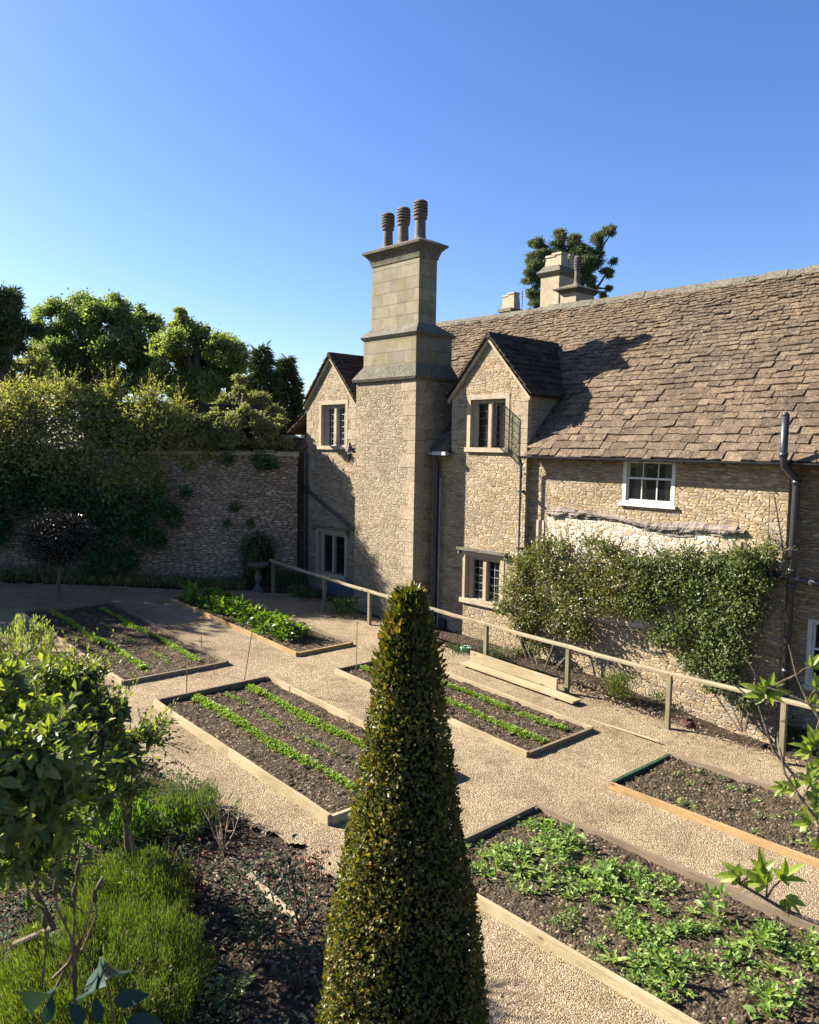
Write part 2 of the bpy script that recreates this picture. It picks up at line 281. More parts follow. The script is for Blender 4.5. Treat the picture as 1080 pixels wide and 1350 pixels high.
MT['g_red'] = leafm('bronze_leaf', [(0.07, 0.015, 0.012), (0.12, 0.03, 0.02), (0.05, 0.035, 0.02)], 0.3, 0.4, 0.4, (1.4, 0.8, 0.5))
MT['g_plum'] = leafm('purple_leaf', [(0.022,0.022,0.014),(0.04,0.036,0.024),(0.065,0.055,0.042)], 0.15, 0.35, 0.5, (1.2, 0.8, 0.6))
MT['litter'] = leafm('dry_leaf', [(0.09, 0.055, 0.035), (0.18, 0.12, 0.08), (0.30, 0.23, 0.15), (0.11, 0.065, 0.04), (0.36, 0.30, 0.22)], 0.1, 0.8, 0.2, (1, 1, 1))
MT['bud'] = plain('bud_green', (0.07, 0.05, 0.02), 0.5, 18, 0.3, 0.001, 0.3)

# ------------------------------------------------------------------ mesh helpers
class MB:
    def __init__(s): s.v = []; s.q = []; s.t = []; s.n = 0
    def add(s, v, quads=None, tris=None):
        v = np.asarray(v, float).reshape(-1, 3); s.v.append(v)
        if quads is not None and len(quads): s.q.append(np.asarray(quads, int).reshape(-1, 4)+s.n)
        if tris is not None and len(tris): s.t.append(np.asarray(tris, int).reshape(-1, 3)+s.n)
        s.n += len(v); return s
    def box(s, a, b, M_=None):
        a = np.array(a, float); b = np.array(b, float)
        v = np.array([[(a, b)[i][0], (a, b)[j][1], (a, b)[k][2]] for k in (0, 1) for j in (0, 1) for i in (0, 1)])
        if M_ is not None: v = v@M_.T
        return s.add(v, [(0, 2, 3, 1), (4, 5, 7, 6), (0, 1, 5, 4), (2, 6, 7, 3), (0, 4, 6, 2), (1, 3, 7, 5)])
    def hexa(s, v8): return s.add(v8, [(0, 2, 3, 1), (4, 5, 7, 6), (0, 1, 5, 4), (2, 6, 7, 3), (0, 4, 6, 2), (1, 3, 7, 5)])
    def tube(s, pts, rad, n=6, cap=True):
        pts = np.asarray(pts, float); m = len(pts); rad = np.broadcast_to(rad, m)
        d = np.gradient(pts, axis=0); d /= np.linalg.norm(d, axis=1)[:, None]+1e-9
        ref = np.array([0, 0, 1.]) if abs(d[0][2]) < 0.9 else np.array([1., 0, 0])
        V = []
        for i in range(m):
            u = np.cross(d[i], ref); u /= np.linalg.norm(u)+1e-9; w = np.cross(u, d[i])
            a = np.arange(n)*2*PI/n
            V.append(pts[i]+rad[i]*(np.cos(a)[:, None]*u+np.sin(a)[:, None]*w))
        q = [(i*n+j, i*n+(j+1) % n, (i+1)*n+(j+1) % n, (i+1)*n+j) for i in range(m-1) for j in range(n)]
        t = []
        V = np.concatenate(V)
        if cap:
            k = len(V); V = np.concatenate([V, pts[[0, -1]]])
            t = [(k, (j+1) % n, j) for j in range(n)]+[(k+1, (m-1)*n+j, (m-1)*n+(j+1) % n) for j in range(n)]
        return s.add(V, q, t)
    def lathe(s, prof, c, n=20):
        c = np.array(c, float); a = np.arange(n)*2*PI/n
        V = np.concatenate([np.stack([c[0]+r*np.cos(a), c[1]+r*np.sin(a), np.full(n, c[2]+z)], 1) for r, z in prof])
        q = [(i*n+j, i*n+(j+1) % n, (i+1)*n+(j+1) % n, (i+1)*n+j) for i in range(len(prof)-1) for j in range(n)]
        return s.add(V, q)
    def build(s, name, mat, parent=None, origin=None, smooth=False, inv=None):
        v = np.concatenate(s.v) if s.v else np.zeros((0, 3))
        o = np.zeros(3)
        if parent is not None:
            w = parent.get('_w'); o = np.array(w) if w is not None else np.zeros(3)
        elif origin is not None: o = np.array(origin, float)
        v = v-o
        q = np.concatenate(s.q) if s.q else np.zeros((0, 4), int); t = np.concatenate(s.t) if s.t else np.zeros((0, 3), int)
        me = bpy.data.meshes.new(name); me.vertices.add(len(v)); me.vertices.foreach_set('co', v.ravel())
        li = np.concatenate([q.ravel(), t.ravel()]).astype(np.int32)
        ls = np.concatenate([np.arange(len(q))*4, len(q)*4+np.arange(len(t))*3]).astype(np.int32)
        me.loops.add(len(li)); me.loops.foreach_set('vertex_index', li)
        me.polygons.add(len(ls)); me.polygons.foreach_set('loop_start', ls)
        me.polygons.foreach_set('use_smooth', np.full(len(ls), bool(smooth)))
        me.update(calc_edges=True); me.validate()
        me.materials.append(mat)
        ob = bpy.data.objects.new(name, me); COL.objects.link(ob)
        if parent is not None:
            ob.parent = parent; ob['_w'] = list(o)
        else: ob.location = o; ob['_w'] = list(o)
        return ob
def thing(name, loc, label, cat, group=None):
    o = bpy.data.objects.new(name, None); COL.objects.link(o); o.location = loc; o['_w'] = list(map(float, loc)); o.empty_display_size = 0.3
    return tag(o, label, cat, group)
def tag(o, label=None, cat=None, group=None, kind=None):
    if label: o['label'] = label
    if cat: o['category'] = cat
    if group: o['group'] = group
    if kind: o['kind'] = kind
    return o
def copy_tree(o, loc=None, rz=0, sc=1.0, label=None, parent=None):
    c = o.copy(); COL.objects.link(c)
    if parent is not None: c.parent = parent
    if loc is not None: c.location = loc; c.rotation_euler = (0, 0, rz); c.scale = (sc, sc, sc)
    if label: c['label'] = label
    for ch in list(o.children): copy_tree(ch, parent=c)
    return c

def vnoise(shape, cell, r=rng):
    h, w = shape; gh, gw = int(h/cell)+3, int(w/cell)+3
    g = r.standard_normal((gh, gw)); y = np.arange(h)/cell; x = np.arange(w)/cell
    yi, xi = y.astype(int), x.astype(int); fy, fx = y-yi, x-xi; fy = fy*fy*(3-2*fy); fx = fx*fx*(3-2*fx)
    a = g[yi][:, xi]*(1-fx)+g[yi][:, xi+1]*fx; b_ = g[yi+1][:, xi]*(1-fx)+g[yi+1][:, xi+1]*fx
    return a*(1-fy)[:, None]+b_*fy[:, None]
def gz(x, y):
    x = np.asarray(x, float); y = np.asarray(y, float)
    z = 0.045*np.clip(-6-x, 0, 19)
    k = np.clip((y-11.6)/0.9, 0, 1); k = k*k*(3-2*k); q = np.clip((x+8.5)/3, 0, 1)
    return z-0.24*k*q-0.05*k
def G(px, py, dz=0.0):
    z = 0.0
    for _ in range(30):
        p = on_z(px, py, z+dz); z = 0.5*z+0.5*float(gz(p[0], p[1]))
    return on_z(px, py, z+dz)
def grid_mesh(mb, X, Y, Z, keep=None):
    h, w = Z.shape; V = np.stack([X, Y, Z], -1).reshape(-1, 3)
    i = np.arange(h-1)[:, None]*w+np.arange(w-1)[None]
    q = np.stack([i, i+1, i+w+1, i+w], -1)
    if keep is not None: q = q[keep]
    mb.add(V, q.reshape(-1, 4))

def unit(v): return v/(np.linalg.norm(v, axis=-1, keepdims=True)+1e-9)
def leaves(mb, P, A, Nn, L, W, fold=0.25, r=rng):
    """folded diamond leaves: P base, A long axis, Nn approx normal, L/W arrays"""
    n = len(P); A = unit(A); S = unit(np.cross(A, Nn)); U = np.cross(S, A)
    L = np.broadcast_to(L, n)[:, None]; W = np.broadcast_to(W, n)[:, None]
    mid = P+A*L*0.5
    V = np.stack([P, mid+S*W*0.5+U*W*fold, P+A*L, mid-S*W*0.5+U*W*fold], 1).reshape(-1, 3)
    i = np.arange(n)[:, None]*4
    mb.add(V, tris=np.concatenate([i+np.array([[0, 1, 2]]), i+np.array([[0, 2, 3]])]))
def big_leaves(mb, P, A, Nn, L, W, fold=0.12, droop=0.25):
    n = len(P); A = unit(A); S = unit(np.cross(A, Nn)); U = np.cross(S, A)
    L = np.broadcast_to(L, n)[:, None]; W = np.broadcast_to(W, n)[:, None]
    ts = [0.0, 0.16, 0.42, 0.72, 1.0]; ws = [0.0, 0.62, 1.0, 0.72, 0.0]; V = []
    for t, w in zip(ts, ws):
        c = P+A*L*t-U*L*droop*t*t
        V += [c-S*W*0.5*w+U*W*fold*w, c, c+S*W*0.5*w+U*W*fold*w]
    V = np.stack(V, 1).reshape(-1, 3); i = np.arange(n)[:, None]*15
    q = []
    for k in range(4):
        a = k*3; q += [i+np.array([[a, a+1, a+4, a+3]]), i+np.array([[a+1, a+2, a+5, a+4]])]
    mb.add(V, np.concatenate(q))
def rdir(n, r=rng): return unit(r.standard_normal((n, 3)))
def blobs_leaves(mb, blobs, n, L, W, jitter=0.8, shell=0.35, r=rng, up=0.2, big=False, fuzz=0):
    """blobs: list (cx,cy,cz,rx,ry,rz); leaves fill outer part of each"""
    B = np.array(blobs); vol = (B[:, 3]*B[:, 4]*B[:, 5])**(2/3); k = r.choice(len(B), n, p=vol/vol.sum())
    d = rdir(n, r); rad = 1-shell*np.abs(r.standard_normal(n))*0.7; rad = np.clip(rad+r.standard_normal(n)*0.07, 0.05, 1.3)
    P = B[k, :3]+d*rad[:, None]*B[k, 3:]
    if fuzz: P = P+r.standard_normal((n, 3))*B[k, 3:]*(fuzz*(r.random((n, 1)) < .45))
    Nn = unit(d+rdir(n, r)*jitter+np.array([0, 0, up])); A = unit(np.cross(Nn, rdir(n, r))+d*0.4)
    s = 0.65+0.7*r.random(n)
    (big_leaves if big else leaves)(mb, P, A, Nn, L*s, W*s)
    return mb
def shoots(lmb, smb, blobs, m, Ls, L, W, r, up=.5, per=9, r0=.004, rim=.8, spread=1.0):
    B = np.array(blobs); c0 = B[:, :3].mean(0)
    for _ in range(m):
        b_ = B[r.integers(len(B))]; d = unit(r.standard_normal(3)*spread+unit(b_[:3]-c0)*.8+[0, 0, up]); p0 = b_[:3]+d*b_[3:]*rim*r.random()
        ln = Ls*(.5+.8*r.random()); bend = r.standard_normal(3)*.15*ln; ts = np.linspace(0, 1, 6)[:, None]; P = p0+d*ln*ts+bend*ts**2
        if smb is not None: smb.tube(P, np.linspace(r0, r0*.3, 6), 4)
        k = per; t = np.linspace(.1, 1, k)[:, None]; Q = p0+d*ln*t+bend*t**2; s = unit(np.cross(d, rdir(k, r))); A = unit(s+d*(.5+t)); leaves(lmb, Q, A, rdir(k, r)*.6+[0, 0, 1.], L*(1.1-.55*t[:, 0])*(.8+.4*r.random(k)), W*(1.1-.5*t[:, 0]), .25)
def rblobs(c, R, n, rr, r=rng, flat=0.0):
    """n blob centres filling the ellipsoid c,R"""
    out = []
    for _ in range(n):
        d = unit(r.standard_normal(3)); k = r.random()**0.45
        p = np.array(c)+d*np.array(R)*k*0.85; q = rr*(0.6+0.8*r.random())
        out.append((*p, q, q, q*(1-flat)))
    return out
def limbs(mb, base, top, blobs, r0, r=rng, n=14, pal=0.45):
    base = np.array(base, float); top = np.array(top, float)
    k = np.linspace(0, 1, 7)[:, None]; off = r.standard_normal((7, 3))*np.linalg.norm(top-base)*0.02; off[0] = 0
    tr_ = base+(top-base)*k+off
    mb.tube(tr_, r0*(1-0.7*k[:, 0]), 7)
    sel = [blobs[i] for i in r.permutation(len(blobs))[:n]]
    for bl in sel:
        s = 0.3+0.55*r.random(); i = s*6; a = tr_[int(i)]+(tr_[min(6, int(i)+1)]-tr_[int(i)])*(i-int(i)); e = np.array(bl[:3])
        mid = a*0.5+e*0.5+np.array([0, 0, 0.08*np.linalg.norm(e-a)])+r.standard_normal(3)*0.05*np.linalg.norm(e-a)
        mb.tube([a, a*.6+mid*.4, mid, mid*.4+e*.6, e], r0*np.array([.42, .36, .26, .16, .06])*pal/0.45, 5)

# ================================================================== SETTING
gx = np.unique(np.concatenate([np.linspace(-900, -60, 12), np.linspace(-60, -26, 12), np.linspace(-26, 4, 61), np.linspace(4, 40, 10), np.linspace(40, 900, 12)]))
gy = np.unique(np.concatenate([np.linspace(-900, -40, 12), np.linspace(-40, -4, 10), np.linspace(-4, 16, 81), np.linspace(16, 60, 12), np.linspace(60, 900, 12)]))
X, Y = np.meshgrid(gx, gy); mb = MB(); grid_mesh(mb, X, Y, gz(X, Y)-0.03)
tag(mb.build('ground', MT['ground']), kind='structure')
# dark border earth, wavy relief
def sheet(name, mat, x0, x1, y0, y1, st, amp, lift, keepf=None, r=None):
    xs = np.arange(x0, x1+st, st); ys = np.arange(y0, y1+st, st); X, Y = np.meshgrid(xs, ys)
    nz = vnoise(X.shape, 2.0)*amp*0.5+vnoise(X.shape, 5)*amp*0.6+vnoise(X.shape, 1.01)*amp*0.35
    Z = gz(X, Y)+lift+nz; kp = None
    if keepf is not None:
        e = vnoise(X.shape, 6)*0.05+vnoise(X.shape, 2)*0.03
        kp = keepf(X, Y, e)[:-1, :-1]
    mb = MB(); grid_mesh(mb, X, Y, Z, kp); return mb.build(name, mat, smooth=True)
WALLP = np.array([-18.9, 11.9]); WALLD = np.array([-0.643, -0.766])     # garden wall line: from the house corner to front left
WP0 = WALLP-WALLD*1.05                                                   # meets the house near (-18.3, 12.9)
def wdist(X, Y): return (X-WALLP[0])*(-WALLD[1])+(Y-WALLP[1])*WALLD[0]  # >0 on the garden side
BEDS = [(-18.55, -12.98, 5.33, 7.33), (-11.75, -7.1, 5.33, 7.45), (-11.48, -6.92, 8.72, 10.33), (-18.2, -12.7, 8.70, 10.08), (-5.83, 0.4, 5.50, 7.55), (-5.62, -0.4, 8.82, 10.38)]
def gravel_keep(X, Y, e):
    low = np.where(X < -9, 4.35, np.where(X < -7.4, 4.35+(X+9)*0.22, np.interp(X, [-4.9, -4.1], [4.7, 2.9])))
    for x0, x1, y0, y1 in BEDS: e = np.where((X > x0+.06) & (X < x1-.06) & (Y > y0+.06) & (Y < y1-.06), 99, e)
    return (Y > low+e) & (Y < 11.72+e*0.8+np.clip(-13-X, 0, 1)*0.3) & (wdist(X, Y) > 1.25+e)
tag(sheet('earth_border', MT['earth'], -26, 3.0, -2.5, 12.85, 0.07, 0.014, 0.030, lambda X, Y, e: (wdist(X, Y) > 0.0) & ~gravel_keep(X, Y-.35, e*0+.0) | (Y < 4.2)), kind='structure')
tag(sheet('gravel_path', MT['gravel'], -25, 3.0, 2.4, 12.2, 0.045, 0.0045, 0.055, gravel_keep), kind='structure')

# ================================================================== HOUSE
HY = 12.9; WY = 13.03
house = thing('stone_house', (-11, 12.9, 0), 'long golden stone country house with stone slate roof, two gabled dormers and a tall chimney', 'house')
def wall_grid(mb, xs, zs, Y0, depth, empty):
    """solid wall in the XZ plane, front at Y0; empty(xc,zc)->True leaves a cell open; emits reveals"""
    nx, nz = len(xs)-1, len(zs)-1
    solid = [[not empty((xs[i]+xs[i+1])/2, (zs[k]+zs[k+1])/2) for k in range(nz)] for i in range(nx)]
    S = lambda i, k: 0 <= i < nx and 0 <= k < nz and solid[i][k]
    Y1 = Y0+depth
    for i in range(nx):
        for k in range(nz):
            if not S(i, k): continue
            a, b_, c, d = xs[i], xs[i+1], zs[k], zs[k+1]
            mb.add([(a, Y0, c), (b_, Y0, c), (b_, Y0, d), (a, Y0, d)], [(0, 1, 2, 3)])
            mb.add([(a, Y1, c), (b_, Y1, c), (b_, Y1, d), (a, Y1, d)], [(3, 2, 1, 0)])
            if not S(i-1, k): mb.add([(a, Y0, c), (a, Y0, d), (a, Y1, d), (a, Y1, c)], [(0, 1, 2, 3)])
            if not S(i+1, k): mb.add([(b_, Y0, c), (b_, Y1, c), (b_, Y1, d), (b_, Y0, d)], [(0, 1, 2, 3)])
            if not S(i, k-1): mb.add([(a, Y0, c), (a, Y1, c), (b_, Y1, c), (b_, Y0, c)], [(0, 1, 2, 3)])
            if not S(i, k+1): mb.add([(a, Y0, d), (b_, Y0, d), (b_, Y1, d), (a, Y1, d)], [(0, 1, 2, 3)])
EZ = 4.35; GZ = 5.70; AZ = 6.90; GR = (-12.69, -10.5); GL = (-18.4, -16.2)
win = {'dr': (-12.12, -11.10, 4.52, 5.57), 'dl': (-17.72, -16.64, 4.50, 5.61), 'lr': (-12.18, -11.13, 1.12, 2.10), 'll': (-17.82, -16.62, 1.02, 2.12)}
mb = MB()
xs = sorted({GL[0], GL[1], GR[0], GR[1]} | {w[0] for w in win.values()} | {w[1] for w in win.values()})
zs = sorted({-0.6, EZ, GZ} | {w[2] for w in win.values()} | {w[3] for w in win.values()})
def emp(x, z):
    for w in win.values():
        if w[0] < x < w[1] and w[2] < z < w[3]: return True
    if z > EZ and GL[1] < x < GR[0]: return True
    return False
wall_grid(mb, xs, zs, HY, 0.38, emp)
for g in (GL, GR):
    c = (g[0]+g[1])/2; p = [(g[0], HY, GZ), (g[1], HY, GZ), (c, HY, AZ)]; q = [(x, y+0.38, z) for x, y, z in p]
    mb.add(p+q, tris=[(0, 1, 2), (3, 5, 4)], quads=[(0, 2, 5, 3), (1, 4, 5, 2)])
front = mb.build('wall', MT['rubble'], house)
# wing wall with sash window and recessed eastern end
mb = MB(); sw = (-8.27, -7.20, 3.53, 4.36)
wall_grid(mb, [-10.5, sw[0], sw[1], -5.22], [-0.7, sw[2], sw[3], 4.42], WY, 0.6, lambda x, z: sw[0] < x < sw[1] and sw[2] < z < sw[3])
ew = (-4.98, -4.0, 0.70, 1.80)
wall_grid(mb, [-5.22, ew[0], ew[1], 1.5], [-0.7, ew[2], ew[3], 4.42], 13.5, 0.4, lambda x, z: ew[0] < x < ew[1] and ew[2] < z < ew[3])
mb.build('wing_wall', MT['rubble'], house)
# back, sides and floors keep the inside dark
mb = MB()
mb.box((-18.4, 13.29, -0.6), (-18.1, 19.6, 4.6)).box((-18.1, 19.3, -0.6), (1.5, 19.6, 4.3)).box((1.2, 13.91, -0.6), (1.5, 19.3, 4.3))
for sx in (-18.4, 1.2): mb.add([(sx, 13.0, 4.6), (sx, 19.6, 4.3), (sx, 16.3, 7.95), (sx+.3, 13.0, 4.6), (sx+.3, 19.6, 4.3), (sx+.3, 16.3, 7.95)], tris=[(0, 1, 2), (3, 5, 4)])
mb.build('rear_wall', MT['rubble_grey'], house)
mb = MB(); mb.box((-18.09, 13.7, -0.3), (1.19, 13.75, 5.1)).box((-18.09, 13.29, 2.35), (-10.6, 13.69, 2.45)); mb.build('dark_window_backing', MT['dark'], house)  # near-black sheets behind the windows; the rooms' shade is put into their colour
# limewashed blocked opening + jamb stones + beam
mb = MB(); mb.add([(-10.05, WY-0.012, 1.2), (-6.05, WY-0.012, 1.2), (-6.05, WY-0.012, 3.08), (-8, WY-0.012, 3.14), (-10.05, WY-0.012, 3.12)], quads=[(0, 1, 2, 3)], tris=[(0, 3, 4)])
mb.build('limewashed_infill', MT['limewash'], house)
for x0, zz in ((-10.28, [(2.30, 2.68, .24), (2.69, 3.05, .20)]), (-6.30, [(2.34, 2.66, .42), (2.67, 3.02, .36), (1.9, 2.33, .3)])):
    mb = MB()
    for z0, z1, w in zz: mb.box((x0, WY-0.02, z0), (x0+w, WY+0.05, z1-0.01))
    mb.build('jamb_stone', MT['dress'], house)
mb = MB(); n = 150; t = np.linspace(0, 1, n); k = 26; V = []
rb = np.random.default_rng(5); lon = vnoise((n, k), 8, rb); lon2 = np.repeat(vnoise((n, 1), 1, rb)[:1]*0+rb.standard_normal((1, k)), n, 0)*0.9+vnoise((n, k), 3.0, rb)*0.9+vnoise((n, k), 1.01, rb)*.35
for i in range(n):
    x = -10.0+4.12*t[i]; cz = 3.22-0.06*t[i]+0.035*math.sin(t[i]*7)-0.05*math.exp(-((t[i]-.62)/.12)**2); hz_ = 0.08+0.03*math.sin(t[i]*9+1)+0.05*math.exp(-((t[i]-.68)/.1)**2)
    if t[i] < 0.03 or t[i] > 0.97: hz_ *= 0.6
    for j in range(k):
        a = 2*PI*j/k; rr = 1+0.16*lon[i, j]+0.14*lon2[i, j]
        V.append((x, WY+0.02-0.075*math.cos(a)*rr, cz+hz_*math.sin(a)*rr))
mb.add(V, [(i*k+j, (i+1)*k+j, (i+1)*k+(j+1) % k, i*k+(j+1) % k) for i in range(n-1) for j in range(k)])
mb.build('timber_lintel', MT['beam'], house)

# quoins at gable corners and window surrounds
def quoins(mb, x, side, z0, z1, Y0, r_):
    z = z0; k = 0
    while z < z1-0.1:
        h = r_.uniform(0.22, 0.32); w = (0.34 if k % 2 else 0.2)*r_.uniform(0.85, 1.1); zz = min(z+h, z1)
        a, b_ = (x, x+w) if side > 0 else (x-w, x)
        o = 0.006 if side > 0 else -0.006
        mb.box((a-max(0, o), Y0-0.007, z+0.006), (b_-min(0, o), Y0+0.12, zz-0.006)); z = zz; k += 1
R_ = random.Random(3)
for a_ in ((GR[0], 1, 4.42, GZ, HY), (GR[1], -1, 4.3, GZ, HY), (GL[0], 1, 2.4, GZ, HY), (GL[1], -1, 4.4, GZ, HY)):
    mb = MB(); quoins(mb, *a_, R_); mb.build('corner_quoin', MT['quoin'], house)

def grid_bars(mb, x0, x1, z0, z1, Y, nx, nz, t=0.007, d=0.012):
    for i in range(1, nx): x = x0+(x1-x0)*i/nx; mb.box((x-t, Y-d, z0), (x+t, Y, z1))
    for i in range(1, nz): z = z0+(z1-z0)*i/nz; mb.box((x0, Y-d*1.3, z-t), (x1, Y-d*0.2, z+t))
def stone_window(w, hood=False, frames='cream', open_right=False, bars=(3, 6), curtain=True):
    x0, x1, z0, z1 = w; f = 0.12; yf = HY-0.012; yb = HY+0.22
    mb = MB()
    mb.box((x0-.10, yf, z0-0.02), (x0+0.001, HY+.10, z1+.11)).box((x1-0.001, yf, z0-.02), (x1+.10, HY+.10, z1+.11)).box((x0, yf+.002, z1-.001), (x1, HY+.10, z1+.108))   # flush surround
    mb.box((x0, HY+.10, z0), (x0+f, yb, z1)).box((x1-f, HY+.10, z0), (x1, yb, z1)).box((x0+f, HY+.10, z1-.08), (x1-f, yb, z1))
    c = (x0+x1)/2
    mb.box((c-.045, HY+.07, z0), (c+.045, yb, z1-.08))
    wd = mb.build('window', MT['dress'], house)
    mb = MB(); mb.box((x0-.12, yf-.05, z0-.10), (x1+.12, yb, z0-.001)); mb.build('sill', MT['dress'], wd)
    if hood:
        mb = MB(); mb.box((x0-.2, HY-.10, z1+.11), (x1+.2, HY+.02, z1+.17)).box((x0-.2, HY-.075, z1+.02), (x0-.14, HY+.02, z1+.109)).box((x1+.14, HY-.075, z1+.02), (x1+.2, HY+.02, z1+.109))
        mb.build('hood_mould', MT['weather'], wd)
    ml = MB(); gl = MB()
    for k, (a, b_) in enumerate(((x0+f, c-.045), (c+.045, x1-f))):
        Yg = HY+.17
        t = .022
        if open_right and k == 1: continue
        ml.box((a, Yg-.02, z0), (a+t, Yg+.01, z1-.08)).box((b_-t, Yg-.02, z0), (b_, Yg+.01, z1-.08)).box((a+t, Yg-.019, z0), (b_-t, Yg+.009, z0+t)).box((a+t, Yg-.019, z1-.08-t), (b_-t, Yg+.009, z1-.08))
        grid_bars(ml, a+t, b_-t, z0+t, z1-.08-t, Yg, bars[0], bars[1])
        gl.add([(a+t, Yg, z0), (b_-t, Yg, z0), (b_-t, Yg, z1-.09), (a+t, Yg, z1-.09)], [(0, 1, 2, 3)])
    if open_right:   # casement opened square to the wall on its right jamb
        xh = x1-f+.01; L = .40; y1 = HY+.10-L
        for a, b_ in ((HY+.10, HY+.078), (y1, y1+.022)): ml.box((xh-.012, min(a, b_), z0+.01), (xh+.012, max(a, b_), z1-.09))
        for z in (z0+.01, z1-.112): ml.box((xh-.0115, y1+.022, z), (xh+.0115, HY+.078, z+.022))
        for i in range(1, 3): y = y1+L*i/3; ml.box((xh-.006, y-.006, z0+.03), (xh+.006, y+.006, z1-.11))
        for i in range(1, 6): z = z0+(z1-z0-.1)*i/6; ml.box((xh-.007, y1+.022, z-.006), (xh+.007, HY+.078, z+.006))
        gl.add([(xh, y1+.02, z0+.03), (xh, HY+.08, z0+.03), (xh, HY+.08, z1-.11), (xh, y1+.02, z1-.11)], [(0, 1, 2, 3)])
    ml.build('leaded_casement', MT['black'] if frames == 'black' else MT[frames], wd); gl.build('pane', MT['glass'], wd)
    if curtain:
        mb = MB(); n = 26; 
        for a, b_ in ((x0+.1, x0+.42), (x1-.42, x1-.1)):
            xx = np.linspace(a, b_, n); yy = HY+.34+.02*np.sin(np.arange(n)*1.25)
            V = np.concatenate([np.stack([xx, yy, np.full(n, z0-.05)], 1), np.stack([xx, yy, np.full(n, z1+.02)], 1)])
            mb.add(V, [(i, i+1, n+i+1, n+i) for i in range(n-1)])
        mb.build('curtain', MT['curtain'], wd)
    return wd
stone_window(win['dr'], frames='black', open_right=True)
stone_window(win['dl'], frames='greypaint')
stone_window(win['lr'], hood=True, frames='lead', bars=(2, 5))
stone_window(win['ll'], hood=True, frames='black', bars=(2, 4), curtain=False)
def sash(w, Y0, rows, label=None):
    x0, x1, z0, z1 = w; mb = MB(); d = .12; f = .07
    mb.box((x0, Y0-.005, z0), (x0+f, Y0+d, z1)).box((x1-f, Y0-.005, z0), (x1, Y0+d, z1)).box((x0+f, Y0-.003, z1-f*.7), (x1-f, Y0+d, z1)).box((x0+f, Y0-.003, z0), (x1-f, Y0+d, z0+f*.6))
    wd = mb.build('window', MT['white'], house)
    mb = MB(); mb.box((x0-.05, Y0-.06, z0-.055), (x1+.05, Y0+d, z0-.001)); mb.build('sill', MT['white'], wd)
    mb = MB(); zm = z0+(z1-z0)*.56; t = .022
    a, b_ = x0+f, x1-f
    for (c, e, yy) in ((z0+f*.6, zm+.02, Y0+.05), (zm-.02, z1-f*.7, Y0+.085)):
        mb.box((a, yy-.02, c), (a+t*1.4, yy+.01, e)).box((b_-t*1.4, yy-.02, c), (b_, yy+.01, e)).box((a+t*1.4, yy-.019, c), (b_-t*1.4, yy+.009, c+t*1.5)).box((a+t*1.4, yy-.019, e-t*1.5), (b_-t*1.4, yy+.009, e))
        for i in range(1, 3): x = a+(b_-a)*i/3; mb.box((x-.011, yy-.015, c+t), (x+.011, yy+.005, e-t))
    mb.build('sash_frame', MT['white'], wd)
    gl = MB(); gl.add([(a, Y0+.052, z0), (b_, Y0+.052, z0), (b_, Y0+.052, zm), (a, Y0+.052, zm)], [(0, 1, 2, 3)]); gl.add([(a, Y0+.088, zm), (b_, Y0+.088, zm), (b_, Y0+.088, z1), (a, Y0+.088, z1)], [(0, 1, 2, 3)]); gl.build('pane', MT['glass'], wd)
    mb = MB(); n = 26
    for p, q in ((a, a+.24), (b_-.30, b_)):
        xx = np.linspace(p, q, n); yy = Y0+.3+.02*np.sin(np.arange(n)*1.3)
        mb.add(np.concatenate([np.stack([xx, yy, np.full(n, z0)], 1), np.stack([xx, yy, np.full(n, z1)], 1)]), [(i, i+1, n+i+1, n+i) for i in range(n-1)])
    mb.build('curtain', MT['curtain'], wd)
sash(sw, WY, 2); 
sash(ew, 13.5, 2)

# ---- chimney
def frustum(mb, a, b_, z0, z1):     # a,b = (x0,x1,y0,y1) bottom and top
    v = []
    for (x0, x1, y0, y1), z in ((a, z0), (b_, z1)):
        v += [(x0, y0, z), (x1, y0, z), (x0, y1, z), (x1, y1, z)]
    mb.hexa(v)
cx0, cx1 = -15.47, -13.30; cy0, cy1 = 12.32, 12.895
mb = MB(); mb.box((cx0, cy0, -0.5), (cx1, 13.6, 6.06)); ch = mb.build('chimney', MT['rubble_grey'], house)
mb = MB(); z = 0.1; k = 0
while z < 6.0:      # alternating corner stones
    h = R_.uniform(.24, .34); zz = min(z+h, 6.05)
    for x, sd in ((cx1, -1),):
        w = (.46 if k % 2 else .24)*R_.uniform(.85, 1.1)
        a, b_ = (x-w, x+.006) if sd < 0 else (x-.006, x+w*.8)
        mb.box((a, cy0-.007, z+.005), (b_, cy0+.1, zz-.005))
    mb.box((cx1-.1, cy0+.1, z+.005), (cx1+.006, cy0+(.3 if k % 2 else .56), zz-.005))
    z = zz; k += 1
mb.build('corner_stones', MT['quoin'], ch)
mb = MB()
frustum(mb, (cx0-.05, cx1+.05, cy0-.07, 13.62), (cx0-.07, cx1+.09, cy0-.10, 13.64), 6.06, 6.12)
frustum(mb, (cx0-.07, cx1+.09, cy0-.10, 13.64), (-15.20, -13.32, 12.32, 13.47), 6.12, 6.42)
t2 = (-15.20, -13.32, 12.32, 13.47); t3 = (-15.03, -13.37, 12.42, 12.98)
frustum(mb, (t2[0]-.02, t2[1]+.02, t2[2]-.02, t2[3]+.02), (t2[0]-.07, t2[1]+.07, t2[2]-.07, t2[3]+.07), 7.05, 7.12)
frustum(mb, (t2[0]-.07, t2[1]+.07, t2[2]-.07, t2[3]+.07), (t3[0], t3[1], t3[2], t3[3]), 7.12, 7.34)
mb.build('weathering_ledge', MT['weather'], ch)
mb = MB(); frustum(mb, t2, t2, 6.42, 7.05); frustum(mb, t3, t3, 7.34, 8.80); mb.build('shaft', MT['ashlar'], ch)
mb = MB()
